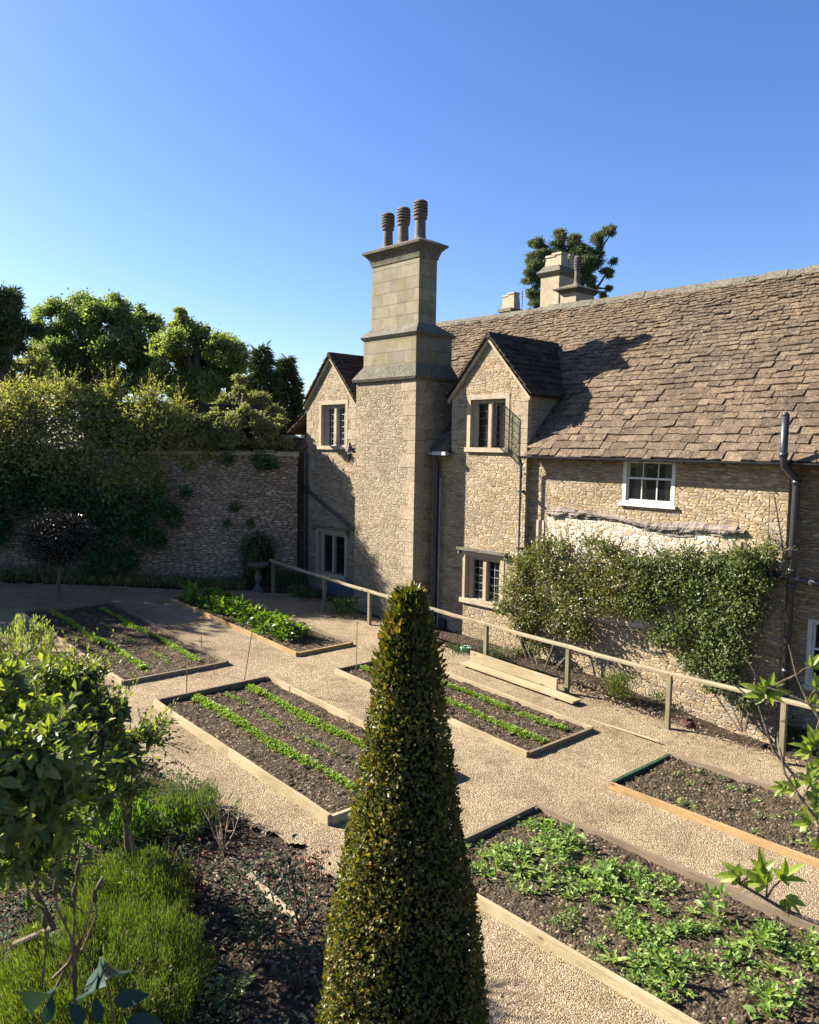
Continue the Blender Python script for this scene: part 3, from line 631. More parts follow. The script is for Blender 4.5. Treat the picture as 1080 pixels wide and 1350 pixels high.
def ring(o0, o1, z0, z1): frustum(mb, (t3[0]-o0, t3[1]+o0, t3[2]-o0, t3[3]+o0), (t3[0]-o1, t3[1]+o1, t3[2]-o1, t3[3]+o1), z0, z1)
ring(.02, .03, 8.80, 8.86); ring(.03, .07, 8.86, 8.98); ring(.07, .16, 8.98, 9.08); ring(.18, .19, 9.08, 9.13); ring(.19, -.10, 9.13, 9.26)
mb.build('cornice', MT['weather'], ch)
def pot_mb(c, h, r0):
    mb = MB(); p = [(r0*1.7, 0), (r0*1.5, .05), (r0*.95, .12), (r0*.85, .18), (r0*.78, h*.55), (r0*1.0, h*.57), (r0*1.0, h*.62), (r0*.85, h*.63)]
    for i in range(4):
        z0 = h*(.66+.07*i); p += [(r0*1.08, z0), (r0*1.12, z0+h*.025), (r0*1.08, z0+h*.042), (r0*.78, z0+h*.044), (r0*.78, z0+h*.068)]
    p += [(r0*1.08, h*.94), (r0*.95, h*.975), (r0*.7, h), (0.001, h*1.005)]
    return mb.lathe(p, c, 22)
for x, y, h, r in ((-14.80, 12.70, .92, .145), (-14.24, 12.70, .94, .148), (-13.66, 12.70, .98, .152)): pot_mb((x, y, 9.17), h, r).build('chimney_pot', MT['pot'], ch, smooth=False)

# ---- roofs of stone slates
def tiled(mb, O, U, Vv, L, S, ex0, ex1, w0, w1, skip=None, th=0.022, r=R_, clip=None):
    """O eave-left corner, U along eave (unit), Vv up slope (unit); exposures shrink ex0->ex1"""
    O, U, Vv = (np.array(a, float) for a in (O, U, Vv)); Nn = np.cross(U, Vv); s = 0.0; V = []; row = 0
    while s < S-0.04:
        f = s/S; ex = ex0+(ex1-ex0)*f; w_ = w0+(w1-w0)*f; u = -r.random()*w_
        wob = [r.uniform(-.012, .012) for _ in range(int(L/0.5)+3)]
        while u < L:
            w = w_*r.uniform(.6, 1.5); a, b_ = max(0, u+.004), min(L, u+w-.004); u += w
            if b_-a < .03: continue
            mid = O+U*(a+b_)/2+Vv*(s+ex/2)
            if skip and skip(mid): continue
            wv = wob[int((a+b_)/2/0.5)]
            lo = s-.02+wv+r.uniform(-.016, .016); ln = ex*1.55
            up = min(lo+ln, S+.02)
            t = th*r.uniform(.6, 1.7); lift = th*1.5+r.uniform(-.004, .012); sk = r.uniform(-.012, .012); rot = r.uniform(-.012, .012); jt = r.uniform(-.008, .01)
            ca = r.uniform(0, .2)*(b_-a)*(r.random() < .35)
            P = lambda uu, vv, hh: O+U*uu+Vv*vv+Nn*hh
            v8 = [P(a, lo+sk, lift), P(b_, lo-sk, lift+jt), P(a, up, .003), P(b_, up, .003), P(a+rot, lo+sk+.006, lift+t), P(b_+rot, lo-sk+.006, lift+t+jt), P(a, up, .003+t), P(b_, up, .003+t)]
            if ca: v8[0] = v8[0]+Vv*ca*.35; v8[4] = v8[4]+Vv*ca*.35
            mb.hexa(v8)
        s += ex; row += 1
SL = 1.05; vv = unit(np.array([0, 1, SL])); ROOFL = math.hypot(16.3-12.78, (16.3-12.78)*SL)
def in_dormer(p):
    for g in (GL, GR):
        if g[0]-.02 < p[0] < g[1]+.02:
            c = (g[0]+g[1])/2; zr = AZ-abs(p[0]-c)*(AZ-GZ)/1.095
            if p[2] < zr-.10: return True
    return False
def roof_skip(p): return in_dormer(p) or (cx0-.05 < p[0] < cx1+.05 and p[1] < 13.5)
mb = MB(); e0 = np.array([-18.5, 12.78, 4.36])
def under(a, b_, y0):
    z0 = 4.36+(y0-12.78)*SL
    mb.add([(a, y0, z0-.03), (b_, y0, z0-.03), (b_, 16.3, 8.056-.03), (a, 16.3, 8.056-.03)], [(0, 1, 2, 3)])
under(-18.5, GL[0]+.02, 12.78); under(GL[1]-.02, GR[0]+.02, 12.78); under(GR[1]-.02, 1.6, 12.78); under(GL[0]+.02, GL[1]-.02, 13.95); under(GR[0]+.02, GR[1]-.02, 13.95)
mb.add([(-18.5, 16.3, 8.03), (1.6, 16.3, 8.03), (1.6, 19.9, 4.3), (-18.5, 19.9, 4.3)], [(0, 1, 2, 3)])
tiled(mb, e0, (1, 0, 0), vv, 20.1, ROOFL, .205, .072, .27, .135, roof_skip, .020)
roof = mb.build('roof', MT['tile'], house)
mb = MB(); u = -18.5
while u < 1.6:
    w = R_.uniform(.3, .5); j = R_.uniform(-.015, .02); h = 8.06+j
    mb.hexa([(u+.005, 16.14, h-.10), (u+w-.005, 16.14, h-.10), (u+.005, 16.46, h-.10), (u+w-.005, 16.46, h-.10), (u+.005, 16.25, h+.07), (u+w-.005, 16.25, h+.06), (u+.005, 16.35, h+.07), (u+w-.005, 16.35, h+.06)]); u += w
mb.build('ridge_stones', MT['weather'], roof)
def dormer(g):
    c = (g[0]+g[1])/2; hw = 1.095+.10; rise = (AZ-GZ)/1.095; y0 = HY-.10
    mb = MB()
    for sd in (-1, 1):
        O = np.array([c+sd*hw, y0, AZ+.03-hw*rise]); Vv = unit(np.array([-sd*1.0, 0, rise])); S = math.hypot(hw, hw*rise)
        ymax = 15.6
        mb.add([O+(0, 0, -.03), O+np.array([0, ymax-y0, -.03]), (c, ymax, AZ), (c, y0, AZ)], [(0, 1, 2, 3)] if sd < 0 else [(3, 2, 1, 0)])
        def sk(p): return 4.36+(p[1]-12.78)*SL > p[2]+.12
        if sd > 0: tiled(mb, O, (0, 1, 0), Vv, ymax-y0, S, .20, .12, .30, .2, sk)
        else: tiled(mb, O+np.array([0, ymax-y0, 0]), (0, -1, 0), Vv, ymax-y0, S, .20, .12, .30, .2, sk)
    y = y0
    while y < 15.4:
        w = R_.uniform(.25, .4); mb.hexa([(c-.09, y, AZ-.03), (c+.09, y, AZ-.03), (c-.09, y+w-.01, AZ-.03), (c+.09, y+w-.01, AZ-.03), (c-.04, y, AZ+.10), (c+.04, y, AZ+.10), (c-.04, y+w-.01, AZ+.10), (c+.04, y+w-.01, AZ+.10)]); y += w
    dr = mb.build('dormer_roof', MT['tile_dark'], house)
    mb = MB()      # verge boards along the gable edges
    for sd in (-1, 1):
        a = np.array([c+sd*(hw-.01), HY-.07, AZ-(hw-.01)*rise-.015]); b_ = np.array([c, HY-.07, AZ-.015]); dn = np.array([0, 0, -.085]); dp = np.array([0, .068, 0])
        mb.hexa([a+dn, b_+dn, a+dn+dp, b_+dn+dp, a, b_, a+dp, b_+dp])
    mb.build('verge', MT['dress'], dr)
    for x0, x1 in ((g[0]+.0, g[0]+.25), (g[1]-.25, g[1])):
        mb = MB(); mb.add([(x0, HY+.38, 4.4), (x1, HY+.38, 4.4), (x0, 14.2, 5.55), (x1, 14.2, 5.55), (x0, HY+.38, GZ), (x1, HY+.38, GZ), (x0, 14.2, GZ), (x1, 14.2, GZ)], [(0, 2, 3, 1), (4, 5, 7, 6), (0, 1, 5, 4), (2, 6, 7, 3), (0, 4, 6, 2), (1, 3, 7, 5)])
        mb.build('dormer_cheek', MT['ashlar'], house)
dormer(GL); dormer(GR)

# ---- gutters and pipes
mb = MB(); n = 7; a = np.linspace(PI, 2*PI, n)
def gutter(mb, x0, x1, y, z, r=.05):
    pr = [(y+r*math.cos(t), z+r*math.sin(t)) for t in a]; V = [(x0, p, q) for p, q in pr]+[(x1, p, q) for p, q in pr]
    mb.add(V, [(i, i+1, n+i+1, n+i) for i in range(n-1)])
    V2 = [(x0, y+(r-.006)*math.cos(t), z+(r-.006)*math.sin(t)+.001) for t in a]+[(x1, y+(r-.006)*math.cos(t), z+(r-.006)*math.sin(t)+.001) for t in a]
    mb.add(V2, [(i+1, i, n+i, n+i+1) for i in range(n-1)])
gutter(mb, -10.58, 1.6, 12.72, 4.36)
for i in range(14): x = -10.3+i*.85; mb.box((x, 12.66, 4.30), (x+.02, 12.8, 4.315))
mb.build('gutter', MT['black'], house)
mb = MB(); gutter(mb, -13.25, -12.6, 12.72, 4.38); mb.box((-13.05, 12.62, 4.33), (-12.62, 12.69, 4.41)); mb.build('gutter', MT['greypaint'], house)
def pipe(pts, r, mat, n=12): mb = MB(); mb.tube(pts, r, n); return mb
mb = pipe([(-10.56, 12.74, 4.32), (-10.56, 12.80, 4.2), (-10.56, 12.80, -0.1)], .028, 0); 
for z in (3.6, 2.4, 1.2): mb.box((-10.6, 12.765, z), (-10.52, 12.9, z+.04))
mb.build('downpipe', MT['black'], house)
mb = pipe([(-13.02, 12.72, 4.34), (-13.06, 12.80, 4.1), (-13.06, 12.80, 0.0)], .05, 0)
for z in (3.6, 2.2, .9): mb.tube([(-13.06, 12.80, z), (-13.06, 12.80, z+.08)], .06, 12)
mb.build('downpipe', MT['black'], house)
mb = pipe([(-12.93, 12.80, 3.8), (-12.93, 12.80, 0.1)], .02, 0); mb.build('downpipe', MT['lead'], house)
# soil stack in front of the wing
mb = pipe([(-5.16, 12.60, 5.10), (-5.16, 12.60, 4.42), (-5.15, 12.62, 4.32), (-5.06, 12.84, 4.12), (-5.04, 12.86, 4.0), (-5.04, 12.86, -0.4)], .058, 0, 14)
for z in (4.45, 4.02, 2.62, 2.38, 1.0): mb.tube([((-5.16, 12.60, z) if z > 4.3 else (-5.04, 12.86, z)), ((-5.16, 12.60, z+.07) if z > 4.3 else (-5.04, 12.86, z+.07))], .07, 14)
mb.tube([(-5.36, 12.86, 2.56), (-4.70, 12.86, 2.50)], .05, 12); mb.tube([(-5.40, 12.86, 2.565), (-5.32, 12.86, 2.557)], .06, 12); mb.tube([(-4.76, 12.86, 2.505), (-4.66, 12.86, 2.50), (-4.60, 12.95, 2.5), (-4.58, 13.4, 2.5)], .055, 12)
mb.tube([(-5.16, 12.60, 5.09), (-5.16, 12.60, 5.14)], [.062, .03], 14)
mb.build('soil_pipe', MT['black'], house, smooth=True)
mb = MB(); mb.tube([(-5.04, 12.86, -0.4), (-5.04, 12.86, 0.02)], .075, 12); mb.build('pipe_foot', MT['stone_grey'], house)
# pipes at the shaded corner
mb = pipe([(-18.32, 12.78, 4.3), (-18.32, 12.80, 0.3)], .05, 0); mb.box((-18.40, 12.72, 3.2), (-18.24, 12.86, 3.4)); mb.build('downpipe', MT['black'], house)
mb = pipe([(-18.3, 12.80, 3.32), (-18.15, 12.80, 3.2), (-16.2, 12.80, 2.35), (-15.5, 12.80, 2.1)], .04, 0); mb.build('waste_pipe', MT['black'], house)
mb = MB(); mb.box((-16.26, 12.72, 4.36), (-16.2, 12.9, 4.42)); mb.tube([(-16.23, 12.72, 4.30), (-16.23, 12.72, 4.36)], .05, 10); wl = mb.build('wall_lamp', MT['white'], house)
mb = MB(); mb.tube([(-16.23, 12.72, 4.36), (-16.23, 12.72, 4.42), (-16.23, 12.72, 4.60)], [.11, .09, .02], 12); mb.tube([(-16.23, 12.72, 4.08), (-16.23, 12.72, 4.30)], [.02, .07], 10); mb.build('lamp_hood', MT['black'], wl)
# stone plinth, vent and blue-grey hatch at the shaded foot of the chimney
mb = MB(); mb.box((-12.95, 12.80, 0.32), (-12.72, 12.89, .52)); mb.build('air_vent', MT['black'], house)
mb = MB()
for i in range(9): x = -17.5+i*.215; mb.box((x, 12.82-.002*(i % 2), 0.1), (x+.208, 12.893, .92))
mb.box((-17.5, 12.79, .80), (-15.57, 12.817, .88)).box((-17.5, 12.79, .25), (-15.57, 12.817, .33)); hb = mb.build('coal_hatch', plain('slate_blue_paint', (0.085, 0.092, 0.105), 0.7, 10, 0.25, 0.004, stretch=(4, 4, .6)), house)
mb = MB(); mb.box((-15.5, 12.26, .15), (-14.95, 12.315, .72)); mb.build('plinth_stone', MT['dress'], house)

# ---- chimneys of the rear range, standing on their own stacks behind the ridge
def rear_chimney(name, sh, cap, pots):
    mb = MB()
    for (x0, x1, y0, y1, z0, z1) in sh: mb.box((x0, y0, z0), (x1, y1, z1))
    c = mb.build('chimney', MT[name], house)
    mb = MB()
    for (x0, x1, y0, y1, z0, z1, o0, o1) in cap: frustum(mb, (x0-o0, x1+o0, y0-o0, y1+o0), (x0-o1, x1+o1, y0-o1, y1+o1), z0, z1)
    mb.build('cornice', MT['weather'], c)
    for k in pots:
        if k[0] == 'r': pot_mb(k[1], k[2], k[3]).build('chimney_pot', MT['pot'], c)
        else: q = MB(); frustum(q, (k[1]-k[3], k[1]+k[3], k[2]-k[3], k[2]+k[3]), (k[1]-k[3]*.8, k[1]+k[3]*.8, k[2]-k[3]*.8, k[2]+k[3]*.8), k[4], k[5]); frustum(q, (k[1]-k[3]*.95, k[1]+k[3]*.95, k[2]-k[3]*.95, k[2]+k[3]*.95), (k[1]-k[3]*.9, k[1]+k[3]*.9, k[2]-k[3]*.9, k[2]+k[3]*.9), k[5], k[5]+.07); q.build('chimney_pot', MT['dress'], c)
Yb = 21.0
A = on_Y(713, 375, Yb); B = on_Y(737, 375, Yb); zc = on_Y(725, 364, Yb)[2]; zt = on_Y(725, 336, Yb)[2]
rear_chimney('dress', [(A[0], B[0], Yb, Yb+1.0, 0, zc)], [(A[0], B[0], Yb, Yb+1.0, zc, zc+.12, .03, .12), (A[0], B[0], Yb, Yb+1.0, zc+.12, zc+.34, .12, -.06)],
    [('s', A[0]+.27, Yb+.3, .21, zc+.3, zt-.05), ('s', B[0]-.22, Yb+.3, .21, zc+.3, zt), ('s', B[0]-.22, Yb+.75, .2, zc+.3, zt)])
Yc = 19.2
A = on_Y(738, 400, Yc); B = on_Y(759, 400, Yc); zc = on_Y(750, 386, Yc)[2]; zt = on_Y(755, 334, Yc)[2]
rear_chimney('dress', [(A[0]+.02, B[0], Yc, Yc+.9, 0, zc)], [(A[0]+.02, B[0], Yc, Yc+.9, zc, zc+.09, .02, .10), (A[0]+.02, B[0], Yc, Yc+.9, zc+.09, zc+.13, .16, .17), (A[0]+.02, B[0], Yc, Yc+.9, zc+.13, zc+.26, .17, -.14)],
    [('r', ((A[0]+B[0])/2+.02, Yc+.4, zc+.22), zt-zc-.22, .10)])
Yd = 27.0
A = on_Y(659, 414, Yd); B = on_Y(673, 414, Yd); zc = on_Y(665, 411, Yd)[2]; zt = on_Y(665, 388, Yd)[2]
rear_chimney('dress', [(A[0], B[0], Yd, Yd+.9, 0, zc)], [(A[0], B[0], Yd, Yd+.9, zc, zc+.14, .08, .05)], [('s', A[0]+.2, Yd+.3, .20, zc+.12, zt-.08), ('s', B[0]-.1, Yd+.3, .22, zc+.12, zt)])
# rear range body under those stacks
mb = MB(); mb.box((-21.5, 19.7, -.5), (-8, 28.5, 5.5)); V = [(-21.7, 19.6, 5.5), (-7.8, 19.6, 5.5), (-7.8, 28.7, 5.5), (-21.7, 28.7, 5.5), (-20.5, 24, 8.3), (-9, 24, 8.3)]
mb.build('rear_range', MT['rubble_grey'], house); mb = MB(); mb.add(V, [(0, 1, 5, 4), (2, 3, 4, 5)], [(1, 2, 5), (3, 0, 4)]); mb.build('rear_roof', MT['tile'], house)
mb = MB(); P = on_Y(688, 408, 20.0); mb.tube([(P[0], 20, 5), (P[0], 20, on_Y(688, 384, 20)[2])], .018, 6); mb.tube([(P[0]-.12, 20, P[2]+.42), (P[0]+.2, 20, P[2]+.40)], .012, 5); mb.build('aerial', MT['lead'], house)
# lean-to at the shaded end
mb = MB(); mb.box((-19.2, 12.97, -.4), (-18.41, 16, 4.72))
lw = mb.build('lean_to', MT['rubble'], house)
mb = MB(); O = np.array([-19.45, 12.9, 4.78]); vd = unit(np.array([1.0, 0, .62]))
mb.add([O, O+np.array([0, 3.2, 0]), O+np.array([0, 3.2, 0])+vd*1.24, O+vd*1.24], [(3, 2, 1, 0)])
tiled(mb, O+np.array([0, 3.2, 0]), (0, -1, 0), vd, 3.2, 1.24, .2, .16, .3, .25)
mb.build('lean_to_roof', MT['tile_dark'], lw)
mb = MB(); mb.box((-19.5, 12.84, 4.70), (-18.6, 12.96, 4.79)); mb.build('lean_to_fascia', MT['greypaint'], lw)

# ================================================================== GARDEN WALL AND ADDED SHADOW CASTER BEHIND IT
def wframe(s, off, z): p = WP0+WALLD*s; n = np.array([-WALLD[1], WALLD[0]]); return np.array([p[0]+n[0]*off, p[1]+n[1]*off, z])   # off>0 towards the garden
gw = thing('garden_wall', (float(WP0[0]), float(WP0[1]), 0.5), 'tall shaded brown stone garden wall with a flat coping, running left from the house', 'wall')
def wbox(mb, s0, s1, o0, o1, z0, z1, z1b=None):
    z1b = z1 if z1b is None else z1b
    mb.hexa([wframe(s0, o0, z0), wframe(s1, o0, z0), wframe(s0, o1, z0), wframe(s1, o1, z0), wframe(s0, o0, z1), wframe(s1, o0, z1b), wframe(s0, o1, z1), wframe(s1, o1, z1b)])
mb = MB(); wbox(mb, 0.2, 14.0, -.45, 0, -.3, 4.20); wbox(mb, 14.0, 26, -.45, .0, -.3, 4.18); mb.build('wall_body', MT['garden_stone'], gw)
mb = MB(); s = 0.15
while s < 26:
    w = R_.uniform(.35, .7); j = R_.uniform(-.02, .025); wbox(mb, s+.006, s+w-.006, -.50, .06, 4.205+j, 4.27+j+R_.uniform(0, .03)); 
    if R_.random() < .8: wbox(mb, s+.02, s+w-.04, -.42, -.04, 4.275+j+.02, 4.33+j)
    s += w
mb.build('coping', MT['quoin'], gw)
st = thing('shadow_caster_store', tuple(map(float, wframe(3, -2, .5))), 'added low dark roofed block behind the garden wall, casting the diagonal shadow on the house', 'added shadow caster')  # added building; its ridge casts the diagonal shadow on the house front
mb = MB(); wbox(mb, 1.6, 6.1, -3.6, -.6, 0, 4.35); mb.build('caster_wall', MT['garden_stone'], st)
mb = MB(); r0, r1 = wframe(1.3, -.50, 5.62), wframe(6.2, -.50, 5.62); e0, e1 = wframe(1.3, -3.8, 4.4), wframe(6.2, -3.8, 4.4); f0, f1 = wframe(1.3, -.5, 4.3), wframe(6.2, -.5, 4.3)
mb.add([r0, r1, e0, e1, f0, f1], [(0, 1, 3, 2), (0, 4, 5, 1), (2, 3, 5, 4)], [(0, 2, 4), (1, 5, 3)]); mb.build('caster_roof', plain('caster_roof_dark', (0.035, 0.035, 0.022), 0.95, 9, 0.5, 0.03, 0.1), st)  # roof coloured dark so the added caster stays hidden behind the foliage

# ================================================================== RAISED BEDS
def board(parent, a, b_, z0, z1, th, mat, name='board'):
    """timber between plan points a and b, local X along its length"""
    a = np.array(a, float); b_ = np.array(b_, float); L = np.linalg.norm(b_[:2]-a[:2]); ang = math.atan2(b_[1]-a[1], b_[0]-a[0])
    za, zb = float(gz(*a[:2])), float(gz(*b_[:2])); me = MB(); n = max(2, int(L/.5)); r = np.random.default_rng(int(abs(a[0]*1000+b_[1]*77)))
    xs = np.linspace(0, L, n+1); wob = r.standard_normal(n+1)*.004; wob[0] = wob[-1] = 0; V = []
    for i, x in enumerate(xs):
        zz = za+(zb-za)*x/L
        c = .004 if 0 < i < n else 0
        V += [(x, -th/2+wob[i], zz+z0), (x, th/2+wob[i], zz+z0), (x, th/2+wob[i], zz+z1+wob[i]*.6), (x, -th/2+wob[i], zz+z1+wob[i]*.6)]
    q = [(i*4+j, i*4+(j+1) % 4, i*4+4+(j+1) % 4, i*4+4+j) for i in range(n) for j in range(4)]+[(3, 2, 1, 0), (n*4, n*4+1, n*4+2, n*4+3)]
    me.add(V, [(w, z, y, x) for x, y, z, w in q])
    o = me.build(name, mat, None); o.parent = parent; w = parent['_w']
    o.location = (a[0]-w[0], a[1]-w[1], -w[2]); o.rotation_euler = (0, 0, ang); return o
def raised_bed(x0, x1, y0, y1, label, mats, h=.13, split=None, soil_h=.075):
    zc = float(gz((x0+x1)/2, (y0+y1)/2)); t = thing('raised_bed', ((x0+x1)/2, (y0+y1)/2, zc), label, 'raised bed', 'timber raised beds in the gravel')
    th = .05; f, bk, l, r_ = mats
    segs = split or [x0, x1]
    for a, b_ in zip(segs[:-1], segs[1:]):
        board(t, (a+.003, y0), (b_-.003, y0), -.03, h+R_.uniform(0, .01), th, f); board(t, (a+.003, y1), (b_-.003, y1), -.03, h, th, bk)
    board(t, (x0+th*.0, y0+th/2+.003), (x0, y1-th/2-.003), -.03, h-.005, th, l); board(t, (x1, y0+th/2+.003), (x1, y1-th/2-.003), -.03, h-.004, th, r_)
    for px in (x0, x1-.0):
        for py in (y0+.06, y1-.06):
            q = MB(); xx = px+(.045 if px == x0 else -.045); z = float(gz(px, py)); q.box((xx-.02, py-.02, z), (xx+.02, py+.02, z+h-.012)); q.build('peg', MT['board_old'], t)
    st_ = .035; xs = np.arange(x0+.026, x1-.025, st_); ys = np.arange(y0+.026, y1-.025, st_); X, Y = np.meshgrid(xs, ys)
    Z = gz(X, Y)+soil_h+vnoise(X.shape, 1.01)*.007+vnoise(X.shape, 2.3)*.008+vnoise(X.shape, 9)*.010
    mb = MB(); grid_mesh(mb, X, Y, Z); mb.build('soil', MT['soil'], t, smooth=False)
    return t
W_ = MT['board']; WW = MT['board_warm']; WO = MT['board_old']; WG = MT['board_green']
bedA = raised_bed(-18.55, -12.98, 5.33, 7.33, 'timber bed with three thin seedling rows, farthest left and half in the wall shadow', (W_, WO, WO, WO), split=[-18.55, -15.6, -12.98])
bedM = raised_bed(-11.75, -7.1, 5.33, 7.45, 'pale timber bed with two bright green seedling rows, just left of the clipped topiary cone', (W_, W_, WO, W_), split=[-11.75, -9.4, -7.1], h=.17, soil_h=.085)
bedC = raised_bed(-11.48, -6.92, 8.72, 10.33, 'timber bed with narrow seedling rows behind the topiary cone, beside the railing', (W_, W_, WO, WO), split=[-11.48, -9.2, -6.92])
bedD = raised_bed(-18.2, -12.7, 8.70, 10.08, 'timber bed filled with tall leafy green vegetables, nearest the shaded house corner', (WW, WO, WO, WW), split=[-18.2, -15.4, -12.7])
bedE = raised_bed(-5.83, 0.4, 5.50, 7.55, 'large nearest timber bed crowded with leafy salad weeds, right of the topiary cone', (W_, WO, WO, W_), split=[-5.83, -2.2, 0.4], h=.15)
bedF = raised_bed(-5.62, -0.4, 8.82, 10.38, 'timber bed with a dark green end board and scattered seedlings by the fig branches', (WW, WO, WG, WW), split=[-5.62, -2.4, -0.4], h=.13)

def soil_z(x, y, sh=.075): return gz(x, y)+sh
# ---- seedling rows: rosettes of tiny leaves nobody could count
def row(name, pts, width, dens, label, sh=.075, L=.045, h=.05, patch=0.0):
    a, b_ = np.array(pts[0]), np.array(pts[1]); ln = np.linalg.norm(b_-a); n = int(dens*ln)
    t = rng.random(n); keep = ((np.sin(t*ln*5+a[0])*.5+rng.random(n)) > patch) & (np.sin(t*ln*1.9+a[1]*5)+np.sin(t*ln*4.3+a[0]*3)*.7 > -1.5+rng.standard_normal(n)*.25); t = t[keep]; n = len(t)
    d = (b_-a)/ln; s = np.array([-d[1], d[0]]); wv = .03*np.sin(t*ln*2.3+a[1])
    hw = width*(.8+.35*np.sin(t*ln*3.1+a[1]*3)+.2*np.sin(t*ln*8.7)); off = rng.standard_normal(n)*hw*.38+wv
    c = a+(b_-a)*t[:, None]+s*off[:, None]; k = 4
    c = np.repeat(c, k, 0); z = soil_z(c[:, 0], c[:, 1], sh)+rng.random(len(c))*h*np.exp(-(np.repeat(off, k)/width)**2)
    P = np.column_stack([c, z])+rng.standard_normal((len(c), 3))*.008
    A = rdir(len(c)); A[:, 2] = np.abs(A[:, 2])*.5+.15; Nn = rdir(len(c))*.5+[0, 0, 1]
    mb = MB(); leaves(mb, P, A, Nn, L*(.6+.7*rng.random(len(c))), L*.55)
    o = mb.build(name, MT['g_seed'] if L > .035 else MT['g_salad'], origin=(a[0], a[1], float(gz(*a))))
    tag(o, label, 'seedlings', kind='stuff'); return o
row('seedling_row', ((-18.4, 5.93), (-13.55, 5.98)), .10, 260, 'bright seedling row nearest the front of the far left bed')
row('seedling_row', ((-17.9, 6.45), (-13.5, 6.47)), .05, 60, 'thin sparse seedling row in the middle of the far left bed', L=.032, patch=.5)
row('seedling_row', ((-18.1, 6.93), (-13.35, 6.97)), .08, 220, 'seedling row at the back of the far left bed')
row('seedling_row', ((-11.62, 5.98), (-7.25, 6.03)), .11, 420, 'thick bright seedling row along the front of the pale middle bed', sh=.085, h=.07)
row('seedling_row', ((-11.5, 6.45), (-7.3, 6.50)), .05, 130, 'sparse seedling row in the middle of the pale bed', sh=.085, L=.034, patch=.4)
row('seedling_row', ((-11.55, 6.94), (-7.3, 6.98)), .10, 380, 'bright seedling row at the back of the pale middle bed', sh=.085, h=.06)
row('seedling_row', ((-11.35, 9.27), (-7.05, 9.30)), .09, 300, 'seedling row along the front of the bed behind the topiary cone')
row('seedling_row', ((-11.3, 9.85), (-7.15, 9.93)), .08, 300, 'seedling row along the back of the bed behind the topiary cone')

# ---- leafy plants copied from a few moulds
def rosette(n, L, W, up, mat, name, big=True, droop=.35, r=rng):
    mb = MB(); a = np.arange(n)*2.4+r.random(n)*.5; e = up+(r.random(n)-.5)*.5
    A = np.column_stack([np.cos(a)*np.cos(e), np.sin(a)*np.cos(e), np.sin(e)]); P = A*[.02, .02, .0]+[0, 0, .005]
    P = P+np.column_stack([r.standard_normal((n, 2))*L*.25, r.random(n)*L*.3])
    Nn = np.column_stack([-np.cos(a)*np.sin(e), -np.sin(a)*np.sin(e), np.cos(e)]) + r.standard_normal((n, 3))*.25
    s = .6+.6*r.random(n)
    (big_leaves(mb, P, A, Nn, L*s, W*s, droop=droop) if big else leaves(mb, P, A, Nn, L*s, W*s))
    return mb
def proto(mb, name, mat): o = mb.build(name, mat, origin=(0, 0, 0)); return o
def scatter(protos, pts, label, cat, group, smin=.7, smax=1.3, sh=.075):
    for i, (x, y) in enumerate(pts):
        p = protos[i % len(protos)]
        if p.get('used'): o = p.copy(); COL.objects.link(o)
        else: o = p; o['used'] = 1
        o.location = (x, y, float(gz(x, y))+sh-.005); s = R_.uniform(smin, smax); o.scale = (s, s, s*R_.uniform(.8, 1.2)); o.rotation_euler = (R_.uniform(-.12, .12), R_.uniform(-.12, .12), R_.uniform(0, 6.28))
        tag(o, label, cat, group)
def clump(n, rad, h, L, W, r=rng):
    mb = MB(); P = np.column_stack([r.standard_normal((n, 2))*rad*.5, r.random(n)*h]); P[:, :2] *= (1.1-.4*P[:, 2:]/h)
    A = unit(np.column_stack([P[:, :2]/rad+r.standard_normal((n, 2))*.6, .3+r.random(n)*.7])); Nn = rdir(n)*.7+[0, 0, 1]
    s = .6+.7*r.random(n); big_leaves(mb, P, A, Nn, L*s, W*s, droop=.3); return mb
salads = [proto(clump(46, .11, .08, .052, .028), 'salad_plant', MT['g_salad']), proto(clump(34, .08, .11, .06, .024), 'salad_plant', MT['g_salad']), proto(rosette(14, .09, .034, .5, None, ''), 'salad_plant', MT['g_seed']), proto(clump(60, .14, .06, .036, .022), 'salad_plant', MT['g_salad']), proto(rosette(10, .08, .025, .9, None, ''), 'salad_plant', MT['g_salad'])]
pts = []
cl = [(-5.25, 7.0, .5, .30), (-4.9, 6.4, .45, .4), (-4.3, 6.9, .4, .25), (-3.9, 6.5, .5, .35), (-3.3, 6.4, .5, .4), (-2.9, 5.9, .4, .3), (-2.6, 6.6, .5, .4), (-3.4, 5.9, .35, .2), (-1.8, 6.6, .6, .5), (-1.2, 6.1, .6, .5), (-2.6, 7.2, .5, .2), (-5.4, 6.3, .25, .3)]
while len(pts) < 290:
    if R_.random() < .8: c = R_.choice(cl); x, y = R_.gauss(c[0], c[2]*.6), R_.gauss(c[1], c[3])
    else: x, y = R_.uniform(-5.7, -.2), R_.uniform(5.65, 7.4)
    if -5.72 < x < .2 and 5.62 < y < 7.45: pts.append((x, y))
scatter(salads, pts, 'small leafy salad plant or weed growing in the large nearest bed', 'salad plant', 'leafy plants crowding the large nearest bed', .6, 1.25)
tall = [proto(clump(30, .10, .20, .10, .05), 'leafy_weed', MT['g_salad'])]
scatter(tall, [(-4.35, 6.75), (-5.0, 7.05), (-3.3, 7.1), (-2.75, 6.95), (-3.1, 5.85), (-2.35, 6.1)], 'taller broad leaved green plant standing above the salad in the large nearest bed', 'leafy plant', 'taller leafy plants in the large nearest bed', .8, 1.2)
sm = [proto(clump(12, .05, .05, .06, .025), 'young_plant', MT['g_salad']), proto(rosette(7, .08, .025, .6, None, ''), 'young_plant', MT['g_seed']), proto(clump(18, .09, .05, .045, .025), 'young_plant', MT['g_sage'])]
